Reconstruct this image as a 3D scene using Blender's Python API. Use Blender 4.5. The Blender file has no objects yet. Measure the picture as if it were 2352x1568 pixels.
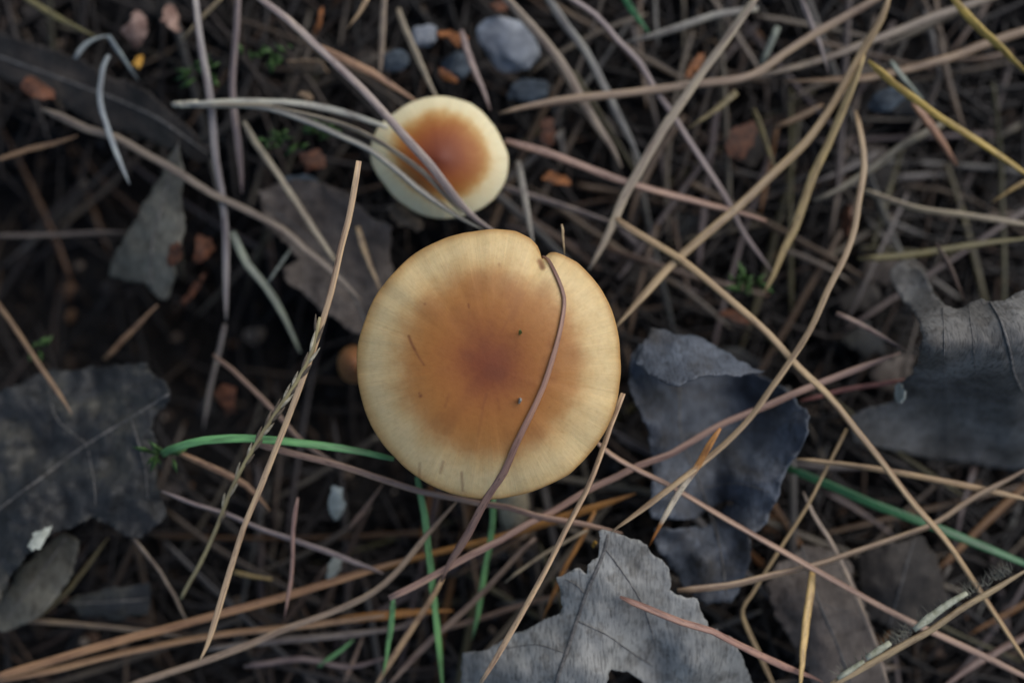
import bpy, bmesh, math, random
import numpy as np
from mathutils import Vector, noise as mnoise
from mathutils.geometry import delaunay_2d_cdt

random.seed(7); rng = np.random.default_rng(7)
S = bpy.context.scene
COL = S.collection

# ------------------------------------------------------------------ camera, sky, sun, exposure
H = 0.183                      # camera height over the litter (m)
K = 2 * math.tan(math.radians(29.0))
FOCUS_Z = 0.0375
cd = bpy.data.cameras.new('camera'); cam = bpy.data.objects.new('camera', cd); COL.objects.link(cam)
cam.location = (0, 0, H); cam.rotation_euler = (0, 0, 0)
cd.sensor_width = 36.0; cd.lens = 36.0 / K
cd.clip_start = 0.002; cd.clip_end = 200.0
cd.dof.use_dof = True; cd.dof.focus_distance = H - FOCUS_Z
cd.dof.aperture_fstop = (cd.lens / 1000.0) / 0.0054
S.camera = cam

SUN_EL, SUN_ROT = math.radians(42), math.radians(48)
W = bpy.data.worlds.new('World'); S.world = W; W.use_nodes = True
nt = W.node_tree; bgn = nt.nodes['Background']
sky = nt.nodes.new('ShaderNodeTexSky'); sky.sky_type = 'NISHITA'; sky.sun_disc = False
sky.sun_elevation = SUN_EL; sky.sun_rotation = SUN_ROT
nt.links.new(sky.outputs[0], bgn.inputs[0]); bgn.inputs[1].default_value = 0.065
sl = bpy.data.lights.new('sun', 'SUN'); sun = bpy.data.objects.new('sun', sl); COL.objects.link(sun)
sl.energy = 1.4; sl.angle = math.radians(60); sl.color = (1.0, 0.965, 0.91)
d = Vector((math.sin(SUN_ROT) * math.cos(SUN_EL), math.cos(SUN_ROT) * math.cos(SUN_EL), math.sin(SUN_EL)))
sun.rotation_euler = d.to_track_quat('Z', 'Y').to_euler(); sun.location = (0, 0, 3)
S.view_settings.view_transform = 'Standard'; S.view_settings.look = 'None'
S.view_settings.exposure = 0.76; S.view_settings.gamma = 1.0
S.render.engine = 'CYCLES'; S.cycles.use_denoising = True
S.cycles.max_bounces = 6; S.cycles.diffuse_bounces = 3

# ------------------------------------------------------------------ helpers
def P(u, v, z):
    """photo coordinates (2352 wide) at height z (m) -> world point"""
    D = H - z
    return Vector(((u - 1176) / 2352 * K * D, -(v - 784) / 2352 * K * D, z))

def px(z): return K * (H - z) / 2352

def tag(o, label=None, cat=None, group=None, kind=None):
    if label: o['label'] = label
    if cat: o['category'] = cat
    if group: o['group'] = group
    if kind: o['kind'] = kind
    return o

def obj(name, verts, faces, mat, parent=None, attrs=None, smooth=True, color=None):
    me = bpy.data.meshes.new(name); me.from_pydata([tuple(v) for v in verts], [], faces)
    if smooth: me.polygons.foreach_set('use_smooth', [True] * len(me.polygons))
    for k, vals in (attrs or {}).items():
        a = me.attributes.new(k, 'FLOAT', 'POINT'); a.data.foreach_set('value', np.asarray(vals, dtype=np.float32))
    me.materials.append(mat); me.update()
    o = bpy.data.objects.new(name, me); COL.objects.link(o)
    if color: o.color = (*color, 1)
    if parent: o.parent = parent
    return o

def empty(name, loc=(0, 0, 0)):
    o = bpy.data.objects.new(name, None); o.empty_display_size = 0.01; COL.objects.link(o); o.location = loc
    return o

def adopt(o, parent):
    """parent a mesh built in world coordinates under an empty that sits at the thing's base"""
    o.parent = parent
    o.matrix_parent_inverse.identity()
    loc = Vector(parent.location)
    if parent.parent: loc = loc + Vector(parent.parent.location)
    o.data.transform(__import__('mathutils').Matrix.Translation(-loc))
    return o

# ------------------------------------------------------------------ materials
def mat_new(name):
    m = bpy.data.materials.new(name); m.use_nodes = True
    n = m.node_tree.nodes; l = m.node_tree.links
    return m, n, l, n['Principled BSDF']

def ramp(n, stops, interp='LINEAR'):
    r = n.new('ShaderNodeValToRGB'); cr = r.color_ramp; cr.interpolation = interp
    while len(cr.elements) < len(stops): cr.elements.new(0.5)
    for e, (p, c) in zip(cr.elements, stops):
        e.position = p; e.color = (*c, 1) if len(c) == 3 else c
    return r

def attr(n, name):
    a = n.new('ShaderNodeAttribute'); a.attribute_name = name; return a

def math_(n, l, op, a, b=None):
    m = n.new('ShaderNodeMath'); m.operation = op
    for i, x in enumerate((a, b)):
        if x is None: continue
        if isinstance(x, (int, float)): m.inputs[i].default_value = x
        else: l.new(x, m.inputs[i])
    return m.outputs[0]

def noise_(n, l, vec, scale, detail=3, rough=0.55, dims='3D'):
    t = n.new('ShaderNodeTexNoise'); t.inputs['Scale'].default_value = scale
    t.inputs['Detail'].default_value = detail; t.inputs['Roughness'].default_value = rough
    if vec is not None: l.new(vec, t.inputs['Vector'])
    return t.outputs['Fac']

def mixc(n, l, fac, a, b, mode='MIX'):
    m = n.new('ShaderNodeMix'); m.data_type = 'RGBA'; m.blend_type = mode
    for sock, x in ((m.inputs[0], fac), (m.inputs[6], a), (m.inputs[7], b)):
        if isinstance(x, (int, float)): sock.default_value = x
        elif isinstance(x, tuple): sock.default_value = (*x, 1)
        else: l.new(x, sock)
    return m.outputs[2]

def bump(n, l, h, strength, dist):
    b = n.new('ShaderNodeBump'); b.inputs['Strength'].default_value = strength
    b.inputs['Distance'].default_value = dist; l.new(h, b.inputs['Height']); return b.outputs[0]

def needle_material(name, rough=0.42, spot=True):
    m, n, l, b = mat_new(name)
    oi = n.new('ShaderNodeObjectInfo'); t = attr(n, 't').outputs['Fac']; c = attr(n, 'c').outputs['Fac']
    cmb = n.new('ShaderNodeCombineXYZ')
    l.new(math_(n, l, 'MULTIPLY', t, 5.0), cmb.inputs[0]); l.new(math_(n, l, 'MULTIPLY', c, 0.35), cmb.inputs[1])
    l.new(math_(n, l, 'MULTIPLY', oi.outputs['Random'], 90.0), cmb.inputs[2])
    f1 = noise_(n, l, cmb.outputs[0], 1.6, 3, 0.6)
    cmb2 = n.new('ShaderNodeCombineXYZ')
    l.new(math_(n, l, 'MULTIPLY', t, 6.0), cmb2.inputs[0]); l.new(math_(n, l, 'MULTIPLY', c, 2.2), cmb2.inputs[1])
    l.new(math_(n, l, 'MULTIPLY', oi.outputs['Random'], 37.0), cmb2.inputs[2])
    f2 = noise_(n, l, cmb2.outputs[0], 2.0, 2, 0.6)
    r1 = ramp(n, [(0.30, (0.50, 0.44, 0.44)), (0.5, (1.0, 1.0, 1.0)), (0.70, (1.30, 1.27, 1.12))]); l.new(f1, r1.inputs[0])
    r2 = ramp(n, [(0.30, (0.62, 0.58, 0.60)), (0.55, (1.05, 1.02, 1.0))]); l.new(f2, r2.inputs[0])
    col = mixc(n, l, 1.0, oi.outputs['Color'], r1.outputs[0], 'MULTIPLY')
    col = mixc(n, l, 0.9, col, r2.outputs[0], 'MULTIPLY')
    rc = ramp(n, [(0.06, (0, 0, 0)), (0.17, (1, 1, 1)), (0.33, (1, 1, 1)), (0.44, (0, 0, 0))]); l.new(math_(n, l, 'DIVIDE', c, 8.0), rc.inputs[0])
    if spot: col = mixc(n, l, math_(n, l, 'MULTIPLY', rc.outputs[0], math_(n, l, 'MULTIPLY', f1, 0.9)), col, mixc(n, l, 1.0, col, (0.80, 0.81, 0.86), 'MULTIPLY'))
    if spot:
        cmb3 = n.new('ShaderNodeCombineXYZ')
        l.new(math_(n, l, 'MULTIPLY', t, 26.0), cmb3.inputs[0]); l.new(math_(n, l, 'MULTIPLY', c, 1.0), cmb3.inputs[1])
        l.new(math_(n, l, 'MULTIPLY', oi.outputs['Random'], 61.0), cmb3.inputs[2])
        f3 = noise_(n, l, cmb3.outputs[0], 1.3, 2, 0.5)
        r3 = ramp(n, [(0.62, (0, 0, 0)), (0.70, (1, 1, 1))]); l.new(f3, r3.inputs[0])
        col = mixc(n, l, math_(n, l, 'MULTIPLY', r3.outputs[0], 0.55), col, (0.05, 0.03, 0.022))
    l.new(col, b.inputs['Base Color'])
    b.inputs['Roughness'].default_value = rough; b.inputs['Specular IOR Level'].default_value = 0.45
    l.new(bump(n, l, f2, 0.25, 0.0002), b.inputs['Normal'])
    return m

M_NEEDLE = needle_material('dry_needle')
M_GREEN = needle_material('green_blade', 0.38, spot=False)

def leaf_material(name, c_lo, c_mid, c_hi, streak=0.5, rough=0.62, seed=0.0):
    m, n, l, b = mat_new(name)
    tc = n.new('ShaderNodeTexCoord')
    mp = n.new('ShaderNodeMapping'); mp.inputs['Location'].default_value = (seed, seed * 0.7, seed * 1.3)
    l.new(tc.outputs['Object'], mp.inputs[0])
    big = noise_(n, l, mp.outputs[0], 110, 4, 0.6)
    r = ramp(n, [(0.30, c_lo), (0.5, c_mid), (0.68, c_hi)]); l.new(big, r.inputs[0])
    mp2 = n.new('ShaderNodeMapping'); mp2.inputs['Scale'].default_value = (2300, 520, 900); l.new(tc.outputs['Object'], mp2.inputs[0])
    st = noise_(n, l, mp2.outputs[0], 1.0, 2, 0.6)
    rs = ramp(n, [(0.33, (1 - streak,) * 3), (0.50, (1, 1, 1)), (0.7, (1.14, 1.14, 1.14))]); l.new(st, rs.inputs[0])
    col = mixc(n, l, 1.0, r.outputs[0], rs.outputs[0], 'MULTIPLY')
    blot = noise_(n, l, mp.outputs[0], 330, 3, 0.6)
    rb = ramp(n, [(0.36, (0.5, 0.46, 0.42)), (0.47, (1, 1, 1))]); l.new(blot, rb.inputs[0])
    col = mixc(n, l, 0.55, col, rb.outputs[0], 'MULTIPLY')
    l.new(col, b.inputs['Base Color']); b.inputs['Roughness'].default_value = rough
    b.inputs['Specular IOR Level'].default_value = 0.35
    hh = math_(n, l, 'ADD', math_(n, l, 'MULTIPLY', st, 0.5), blot)
    l.new(bump(n, l, hh, 0.5, 0.0004), b.inputs['Normal'])
    return m

def plain_material(name, lo, hi, scale, rough=0.7, spec=0.3, bmp=0.4, dist=0.0004, use_rnd=False):
    m, n, l, b = mat_new(name)
    tc = n.new('ShaderNodeTexCoord'); f = noise_(n, l, tc.outputs['Object'], scale, 5, 0.65)
    r = ramp(n, [(0.33, lo), (0.66, hi)]); l.new(f, r.inputs[0]); col = r.outputs[0]
    if use_rnd:
        a = attr(n, 'rnd').outputs['Fac']
        r2 = ramp(n, use_rnd); l.new(a, r2.inputs[0])
        col = mixc(n, l, 1.0, col, r2.outputs[0], 'MULTIPLY')
    l.new(col, b.inputs['Base Color']); b.inputs['Roughness'].default_value = rough
    b.inputs['Specular IOR Level'].default_value = spec
    l.new(bump(n, l, f, bmp, dist), b.inputs['Normal'])
    return m

def cap_material(name, stops, streak_amt, blotch):
    """pigment rings of a mushroom cap: 'rad' 0 centre .. 1 margin, 'ang' direction"""
    m, n, l, b = mat_new(name)
    rad = attr(n, 'rad').outputs['Fac']; cx = attr(n, 'cx').outputs['Fac']; cy = attr(n, 'cy').outputs['Fac']
    pos = n.new('ShaderNodeCombineXYZ'); l.new(cx, pos.inputs[0]); l.new(cy, pos.inputs[1])
    nrm = n.new('ShaderNodeVectorMath'); nrm.operation = 'NORMALIZE'; l.new(pos.outputs[0], nrm.inputs[0])
    sep = n.new('ShaderNodeSeparateXYZ'); l.new(nrm.outputs[0], sep.inputs[0])
    rv = n.new('ShaderNodeCombineXYZ')                       # radial fibre coordinates
    l.new(math_(n, l, 'MULTIPLY', sep.outputs[0], 34.0), rv.inputs[0]); l.new(math_(n, l, 'MULTIPLY', sep.outputs[1], 34.0), rv.inputs[1])
    l.new(math_(n, l, 'MULTIPLY', rad, 2.4), rv.inputs[2])
    fib = noise_(n, l, rv.outputs[0], 1.0, 4, 0.6)
    rv2 = n.new('ShaderNodeCombineXYZ')
    l.new(math_(n, l, 'MULTIPLY', sep.outputs[0], 6.0), rv2.inputs[0]); l.new(math_(n, l, 'MULTIPLY', sep.outputs[1], 6.0), rv2.inputs[1])
    l.new(math_(n, l, 'MULTIPLY', rad, 3.0), rv2.inputs[2])
    fib2 = noise_(n, l, rv2.outputs[0], 1.0, 3, 0.6)
    cloud = noise_(n, l, pos.outputs[0], 3.6, 6, 0.68)
    w = math_(n, l, 'ADD', rad, math_(n, l, 'MULTIPLY', math_(n, l, 'SUBTRACT', cloud, 0.5), 0.24))
    w = math_(n, l, 'ADD', w, math_(n, l, 'MULTIPLY', math_(n, l, 'SUBTRACT', fib2, 0.5), 0.05))
    edge = math_(n, l, 'GREATER_THAN', rad, 0.955)
    r = ramp(n, stops, 'B_SPLINE'); l.new(w, r.inputs[0])
    col = r.outputs[0]
    # orange margin
    mg = attr(n, 'margin').outputs['Fac']
    col = mixc(n, l, mg, col, (0.40, 0.20, 0.055))
    rf = ramp(n, [(0.30, (1 - streak_amt, 1 - streak_amt * 1.15, 1 - streak_amt * 1.3)), (0.55, (1.0, 1.0, 1.0)), (0.75, (1.08, 1.07, 1.05))]); l.new(fib, rf.inputs[0])
    fa = ramp(n, [(0.35, (0.08, 0.08, 0.08)), (0.85, (1, 1, 1))]); l.new(rad, fa.inputs[0])
    col = mixc(n, l, fa.outputs[0], col, mixc(n, l, 1.0, col, rf.outputs[0], 'MULTIPLY'))
    fine = noise_(n, l, pos.outputs[0], 22, 5, 0.7)
    rb = ramp(n, [(0.30, (0.90, 0.87, 0.84)), (0.5, (1, 1, 1)), (0.7, (1.05, 1.05, 1.04))]); l.new(fine, rb.inputs[0])
    col = mixc(n, l, blotch, col, rb.outputs[0], 'MULTIPLY')
    mk = attr(n, 'mark').outputs['Fac']
    col = mixc(n, l, mk, col, (0.16, 0.045, 0.018))
    l.new(col, b.inputs['Base Color'])
    b.inputs['Roughness'].default_value = 0.55; b.inputs['Specular IOR Level'].default_value = 0.35
    b.inputs['Subsurface Weight'].default_value = 0.18; b.inputs['Subsurface Radius'].default_value = (1.0, 0.5, 0.25)
    b.inputs['Subsurface Scale'].default_value = 0.0015
    hh = math_(n, l, 'ADD', math_(n, l, 'MULTIPLY', math_(n, l, 'MULTIPLY', fib, fa.outputs[0]), 0.6), math_(n, l, 'MULTIPLY', fine, 0.6))
    l.new(bump(n, l, hh, 0.30, 0.0003), b.inputs['Normal'])
    return m

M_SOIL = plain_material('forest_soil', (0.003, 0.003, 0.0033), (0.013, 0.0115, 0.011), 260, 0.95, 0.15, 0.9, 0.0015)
M_CRUMB = plain_material('soil_crumb', (0.35, 0.33, 0.31), (1.0, 0.95, 0.9), 900, 0.9, 0.2, 0.6, 0.0005,
                         [(0.0, (0.010, 0.009, 0.009)), (0.55, (0.022, 0.017, 0.014)), (0.8, (0.045, 0.032, 0.024)), (0.90, (0.05, 0.056, 0.066)), (0.95, (0.16, 0.09, 0.05)), (1.0, (0.26, 0.23, 0.2))])
M_LITTER = plain_material('litter_needle', (0.55, 0.52, 0.5), (1.1, 1.05, 1.0), 420, 0.6, 0.35, 0.3, 0.0003,
                          [(0.0, (0.008, 0.007, 0.0068)), (0.35, (0.016, 0.0125, 0.0105)), (0.6, (0.028, 0.022, 0.019)), (0.8, (0.036, 0.033, 0.033)), (0.92, (0.06, 0.033, 0.018)), (1.0, (0.085, 0.064, 0.045))])
M_STONE = plain_material('pebble_stone', (0.11, 0.12, 0.14), (0.34, 0.36, 0.39), 130, 0.75, 0.3, 0.6, 0.0006)
M_STONE_D = plain_material('dark_pebble', (0.02, 0.026, 0.034), (0.10, 0.125, 0.15), 240, 0.75, 0.3, 0.6, 0.0004)
M_BARK = {}
def bark(kind):
    pal = dict(orange=((0.06, 0.022, 0.009), (0.33, 0.12, 0.035)), rust=((0.025, 0.011, 0.007), (0.15, 0.055, 0.026)),
               pink=((0.09, 0.04, 0.03), (0.36, 0.24, 0.19)), tan=((0.10, 0.066, 0.04), (0.32, 0.22, 0.14)),
               dark=((0.03, 0.018, 0.012), (0.09, 0.055, 0.036)), pale=((0.26, 0.28, 0.24), (0.45, 0.47, 0.42)), amber=((0.38, 0.19, 0.03), (0.62, 0.34, 0.06)))
    if kind not in M_BARK: M_BARK[kind] = plain_material('flake_' + kind, *pal[kind], 520, 0.65, 0.35, 0.6, 0.0006)
    return M_BARK[kind]
M_MOSS = plain_material('moss_leaf', (0.025, 0.06, 0.012), (0.08, 0.17, 0.04), 700, 0.5, 0.4, 0.2)
M_STEM = plain_material('mushroom_stem', (0.34, 0.27, 0.17), (0.55, 0.47, 0.34), 700, 0.6, 0.3, 0.4)
M_GILL = plain_material('mushroom_gill', (0.24, 0.15, 0.07), (0.40, 0.27, 0.13), 500, 0.7, 0.2, 0.2)

# ------------------------------------------------------------------ ground
TER = np.array([  # photo x, y, height mm of the soil
    (0, 0, -9), (600, 0, -6), (1200, 0, -5), (1800, 0, -3), (2352, 0, -4), (0, 500, -26), (350, 480, -26), (700, 560, -9), (1200, 400, -6),
    (1700, 350, -4), (2352, 450, -8), (0, 800, -26), (300, 740, -28), (600, 820, -24), (800, 1000, -10), (1120, 840, -6), (1500, 900, -5), (1900, 800, -4), (2352, 650, -9),
    (0, 1250, -9), (300, 1300, -9), (700, 1250, -3), (1200, 1300, 0), (1650, 1200, 2), (2000, 1200, 1), (2352, 1100, 0), (0, 1568, -2), (700, 1568, 2), (1300, 1568, 4), (1900, 1568, 5), (2352, 1568, 4)], float)
TXY = np.array([tuple(P(a, b, 0.0)[:2]) for a, b, c in TER]); TZ = (TER[:, 2] * 1.25 - 9.0) / 1000
def terrain(x, y):
    d2 = (TXY[:, 0] - x) ** 2 + (TXY[:, 1] - y) ** 2 + 1.2e-4
    w = 1 / d2 ** 2
    z = float((w * TZ).sum() / w.sum())
    z += 0.006 * (mnoise.noise((x * 45, y * 45, 1.7))) + 0.0018 * mnoise.noise((x * 160, y * 160, 4.2))
    return z
def ter_px(u, v):
    p = P(u, v, 0.0); return terrain(p.x, p.y)

ax = np.concatenate([-np.geomspace(0.34, 40, 34)[::-1], np.linspace(-0.33, 0.33, 200), np.geomspace(0.34, 40, 34)])
n_ = len(ax); vs = []
for y in ax:
    for x in ax:
        r = math.hypot(x, y)
        if r < 0.6: z = terrain(x, y) + 0.0009 * mnoise.noise((x * 420, y * 420, 9.0))
        else: z = -0.012 + 0.02 * mnoise.noise((x * 3, y * 3, 0)) * min(1, (r - 0.6) * 2) + 0.06 * mnoise.noise((x * .4, y * .4, 3)) * min(1, max(0, (r - 1) * .5))
        vs.append((x, y, z))
fs = [(j * n_ + i, j * n_ + i + 1, (j + 1) * n_ + i + 1, (j + 1) * n_ + i) for j in range(n_ - 1) for i in range(n_ - 1)]
tag(obj('ground', vs, fs, M_SOIL), kind='structure')

# ------------------------------------------------------------------ tube / needle builder
def spline(pts, step):
    pts = [Vector(p) for p in pts]
    if len(pts) == 2: pts = [pts[0], (pts[0] + pts[1]) / 2, pts[1]]
    q = [pts[0] * 2 - pts[1]] + pts + [pts[-1] * 2 - pts[-2]]
    out = []
    for i in range(1, len(q) - 2):
        p0, p1, p2, p3 = q[i - 1:i + 3]; k = max(2, int((p2 - p1).length / step))
        for j in range(k):
            t = j / k
            out.append(0.5 * ((2 * p1) + (-p0 + p2) * t + (2 * p0 - 5 * p1 + 4 * p2 - p3) * t * t + (-p0 + 3 * p1 - 3 * p2 + p3) * t ** 3))
    out.append(pts[-1]); return out

def tube(path, rad, roll=0.0, groove=0.35, flat=0.75, tip=(0.35, 0.12), sides=10, wob=0.00012, seed=None):
    """grooved, half-round needle along path; returns verts, faces, attrs"""
    seed = random.random() * 100 if seed is None else seed
    n = len(path); V, T, C = [], [], []
    L = [0.0]
    for a, b in zip(path, path[1:]): L.append(L[-1] + (b - a).length)
    tot = max(L[-1], 1e-6)
    for i, p in enumerate(path):
        t = L[i] / tot
        tg = (path[min(i + 1, n - 1)] - path[max(i - 1, 0)]).normalized()
        side = tg.cross(Vector((0, 0, 1)))
        side = side.normalized() if side.length > 1e-4 else Vector((1, 0, 0))
        up = side.cross(tg).normalized()
        a0 = roll + 0.5 * math.sin(t * 3 + seed)
        e0 = min(1, (t * tot) / (rad * 5) + 0.02) ** 0.6; e1 = min(1, ((1 - t) * tot) / (rad * 14) + 0.02) ** 0.7
        s = (tip[0] + (1 - tip[0]) * e0) * (tip[1] + (1 - tip[1]) * e1) * (1 + 0.08 * mnoise.noise((t * 14, seed, 0)))
        c = p + side * wob * mnoise.noise((t * 8, seed, 3)) + up * wob * mnoise.noise((t * 8, seed, 7))
        for k in range(sides):
            an = 2 * math.pi * k / sides
            x = math.cos(an); y = math.sin(an) * flat
            if y > 0: y *= (1 - groove * (1 - x * x) * 1.1)
            xx = x * math.cos(a0) - y * math.sin(a0); yy = x * math.sin(a0) + y * math.cos(a0)
            V.append(c + (side * xx + up * yy) * rad * s); T.append(t); C.append(k / sides * 8 if k < sides else 0)
    F = []
    for i in range(n - 1):
        for k in range(sides):
            k2 = (k + 1) % sides
            F.append((i * sides + k, i * sides + k2, (i + 1) * sides + k2, (i + 1) * sides + k))
    F.append(tuple(range(sides))[::-1]); F.append(tuple((n - 1) * sides + k for k in range(sides)))
    return V, F, {'t': T, 'c': C}

CC = dict(tan=(.43, .30, .165), greytan=(.33, .27, .195), grey=(.26, .245, .22), pink=(.36, .235, .175), brown=(.23, .145, .085), dark=(.105, .078, .056),
          orange=(.36, .165, .045), yellow=(.50, .335, .075), red=(.26, .10, .072), green=(.13, .30, .115), dgreen=(.035, .14, .055), mauve=(.25, .20, .185),
          olive=(.17, .145, .06), pale=(.47, .45, .37), bluegrey=(.26, .30, .31), greygreen=(.22, .25, .205), cream=(.62, .52, .35), hero=(.56, .40, .24))

def path3(pts, z):
    """photo points + heights (mm): one value, (start, end) or one per point"""
    k = len(pts)
    if isinstance(z, (int, float)): zs = [z] * k
    elif len(z) == 2 and k != 2:
        d = [0]
        for a, b in zip(pts, pts[1:]): d.append(d[-1] + math.dist(a, b))
        zs = [z[0] + (z[1] - z[0]) * x / d[-1] for x in d]
    else: zs = list(z)
    return [P(u, v, zz / 1000) for (u, v), zz in zip(pts, zs)], zs

def jit(c, a=0.10):
    f = 1 + random.uniform(-a, a); return tuple(max(0.004, x * f * (1 + random.uniform(-.04, .04))) for x in c)

def N(label, col, w, z, pts, name='pine_needle', cat='pine needle', parent=None, group=None, wscale=0.86, **kw):
    p3, zs = path3(pts, z); rad = 0.5 * w * wscale * px(sum(zs) / len(zs) / 1000)
    green = col in ('green', 'dgreen')
    base = Vector((0, 0, 0))
    kw.setdefault('tip', (random.choice([.35, .6, .85]), random.choice([.1, .12, .2, .55])))
    v, f, a = tube(spline(p3, 0.0022), rad, roll=random.uniform(-.6, .6), groove=0.55 if green else 0.35, flat=0.55 if green else 0.75, **kw)
    if parent is None: base = p3[0]
    o = obj(name, [q - base for q in v], f, M_GREEN if green else M_NEEDLE, None, a, color=jit(CC[col]))
    o.location = base
    if parent is not None: adopt(o, parent)
    else: tag(o, label, cat, group)
    return o
# ------------------------------------------------------------------ mushrooms
def polar(outline, c):
    th = np.array([math.atan2(-(v - c[1]), u - c[0]) for u, v in outline]); r = np.array([math.hypot(u - c[0], v - c[1]) for u, v in outline])
    o = np.argsort(th); th, r = th[o], r[o]
    th = np.concatenate([th - 2 * math.pi, th, th + 2 * math.pi]); r = np.concatenate([r, r, r])
    return lambda a: float(np.interp(a, th, r))

def seg_dist(p, a, b):
    ax_, ay_ = b[0] - a[0], b[1] - a[1]; t = ((p[0] - a[0]) * ax_ + (p[1] - a[1]) * ay_) / (ax_ * ax_ + ay_ * ay_ + 1e-9)
    t = min(1, max(0, t)); return math.hypot(p[0] - a[0] - t * ax_, p[1] - a[1] - t * ay_)

class Cap: pass
def cap_height(cp, u, v):
    """height (m) of the cap's upper face under a photo point, and s = radius fraction"""
    du, dv = u - cp.c[0], v - cp.c[1]; a = math.atan2(-dv, du); s = math.hypot(du, dv) / cp.Rs(a)
    z = cp.zc + (cp.zr - cp.zc) * min(s, 1.05) ** cp.p
    z += cp.tilt[0] * du / 300 + cp.tilt[1] * dv / 300
    z += cp.umbo * math.exp(-(s / .16) ** 2) - cp.dip * math.exp(-(s / .42) ** 2)
    z += cp.wave * s ** 3 * (mnoise.noise((math.cos(a) * 1.7, math.sin(a) * 1.7, cp.seed)) + .35 * mnoise.noise((math.cos(a) * 6, math.sin(a) * 6, cp.seed)))
    for (na, wid, dep) in cp.notch:
        z -= dep * math.exp(-((a - na) / wid) ** 2) * max(0, (s - .74) / .26) ** 1.3
    return z / 1000, s, a

def mushroom(cp, name, label, outline, mat, stem, marks=(), NR=60, NT=360, gills=90):
    R0 = polar(outline, cp.c)
    cp.R = lambda a: R0(a) * (1 + 0.0035 * mnoise.noise((math.cos(a) * 9, math.sin(a) * 9, cp.seed + 5)))
    th_ = np.linspace(-math.pi, math.pi, 361)[:-1]; rr_ = np.array([R0(t) for t in th_]); kr = np.exp(-(np.arange(-30, 31) / 13.0) ** 2); kr /= kr.sum()
    rs_ = np.convolve(np.concatenate([rr_[-30:], rr_, rr_[:30]]), kr, 'valid')
    cp.Rs = lambda a: float(np.interp(a, np.append(th_, math.pi), np.append(rs_, rs_[0])))
    def reff(a, s):
        t = min(1, max(0, (s - .72) / .28)); return cp.Rs(a) + (cp.R(a) - cp.Rs(a)) * t * t * t
    V, F, A = [], [], {k: [] for k in ('rad', 'cx', 'cy', 'mark', 'margin')}
    prof = [(i / NR, 0.0, 0) for i in range(1, NR + 1)] + [(1.006, -0.35, 1), (1.004, -0.75, 1), (0.985, -1.05, 1)] + [(0.8, -1.3, 2), (0.5, -2.0, 2), (0.2, -3.2, 2)]
    u0, v0 = cp.c
    def add(u, v, z, s, under, a):
        V.append(P(u, v, z)); rr = math.hypot(u - cp.pig[0], v - cp.pig[1]) / cp.Rs(a)
        A['rad'].append(s * .6 + rr * .4 if not under else 1.0); A['cx'].append((u - u0) / cp.rm); A['cy'].append((v - v0) / cp.rm)
        mk = 0.0
        if not under:
            for pts, w, st in marks:
                dd = min(seg_dist((u, v), x, y) for x, y in zip(pts, pts[1:])) if len(pts) > 1 else math.dist((u, v), pts[0])
                mk = max(mk, st * max(0, 1 - (dd / w) ** 2))
        A['mark'].append(mk)
        e0 = cp.edge * (1 + 1.5 * max(0, math.cos(a - math.pi * 0.98)) ** .8 + .5 * mnoise.noise((math.cos(a) * 3, math.sin(a) * 3, 2)))
        m = min(1, max(0, (s - (1 - e0)) / e0)); A['margin'].append(cp.edge_amt * m ** 1.2 if not under else 0.8)
    z, s, a = cap_height(cp, u0 + .01, v0); add(u0, v0, z, 0, False, 0)
    for (s, dz, k) in prof:
        for j in range(NT):
            a = 2 * math.pi * j / NT; a = a if a <= math.pi else a - 2 * math.pi; R = reff(a, s if k < 2 else min(s, .9))
            ss = min(s, 1.0) if k < 2 else 1.0
            u, v = u0 + math.cos(a) * R * s, v0 - math.sin(a) * R * s
            z = cap_height(cp, u0 + math.cos(a) * R * (s if k == 2 else ss), v0 - math.sin(a) * R * (s if k == 2 else ss))[0]
            add(u, v, z + dz / 1000, s, k == 2, a)
    for j in range(NT): F.append((0, 1 + j, 1 + (j + 1) % NT))
    n = len(prof)
    for i in range(n - 1):
        for j in range(NT):
            j2 = (j + 1) % NT; b = 1 + i * NT
            F.append((b + j, b + NT + j, b + NT + j2, b + j2))
    b = 1 + (n - 1) * NT; F.append(tuple(b + j for j in range(NT)))
    root = empty(name, stem[0]); tag(root, label, 'mushroom')
    adopt(obj('cap', V, F, mat, None, A), root)
    # gills: thin blades under the cap
    if gills:
        gv, gf = [], []
        for g in range(gills):
            a = 2 * math.pi * g / gills; a = a if a <= math.pi else a - 2 * math.pi; R = cp.R(a)
            s_in = .2 if g % 2 == 0 else .55; b = len(gv); da = 0.006
            for s, dp in ((s_in, 2.6), ((s_in + .96) / 2, 2.8), (.96, .9)):
                for side in (-1, 1):
                    aa = a + side * da; u, v = u0 + math.cos(aa) * R * s, v0 - math.sin(aa) * R * s
                    z = cap_height(cp, u, v)[0] - 0.0011; gv.append(P(u, v, z)); gv.append(P(u, v, z - dp / 1000 - (.96 - s) * .002))
            for q in range(2):
                o = b + q * 4; gf += [(o, o + 4, o + 5, o + 1), (o + 2, o + 3, o + 7, o + 6), (o + 1, o + 5, o + 7, o + 3)]
        adopt(obj('gills', gv, gf, M_GILL, None, smooth=False), root)
    sp = spline(stem, 0.002)
    sv, sf, sa = tube(sp, cp.stem_r, flat=1.0, groove=0, tip=(.9, .8), sides=20, wob=.0003)
    adopt(obj('stem', sv, sf, M_STEM, None), root)
    return root

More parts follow.
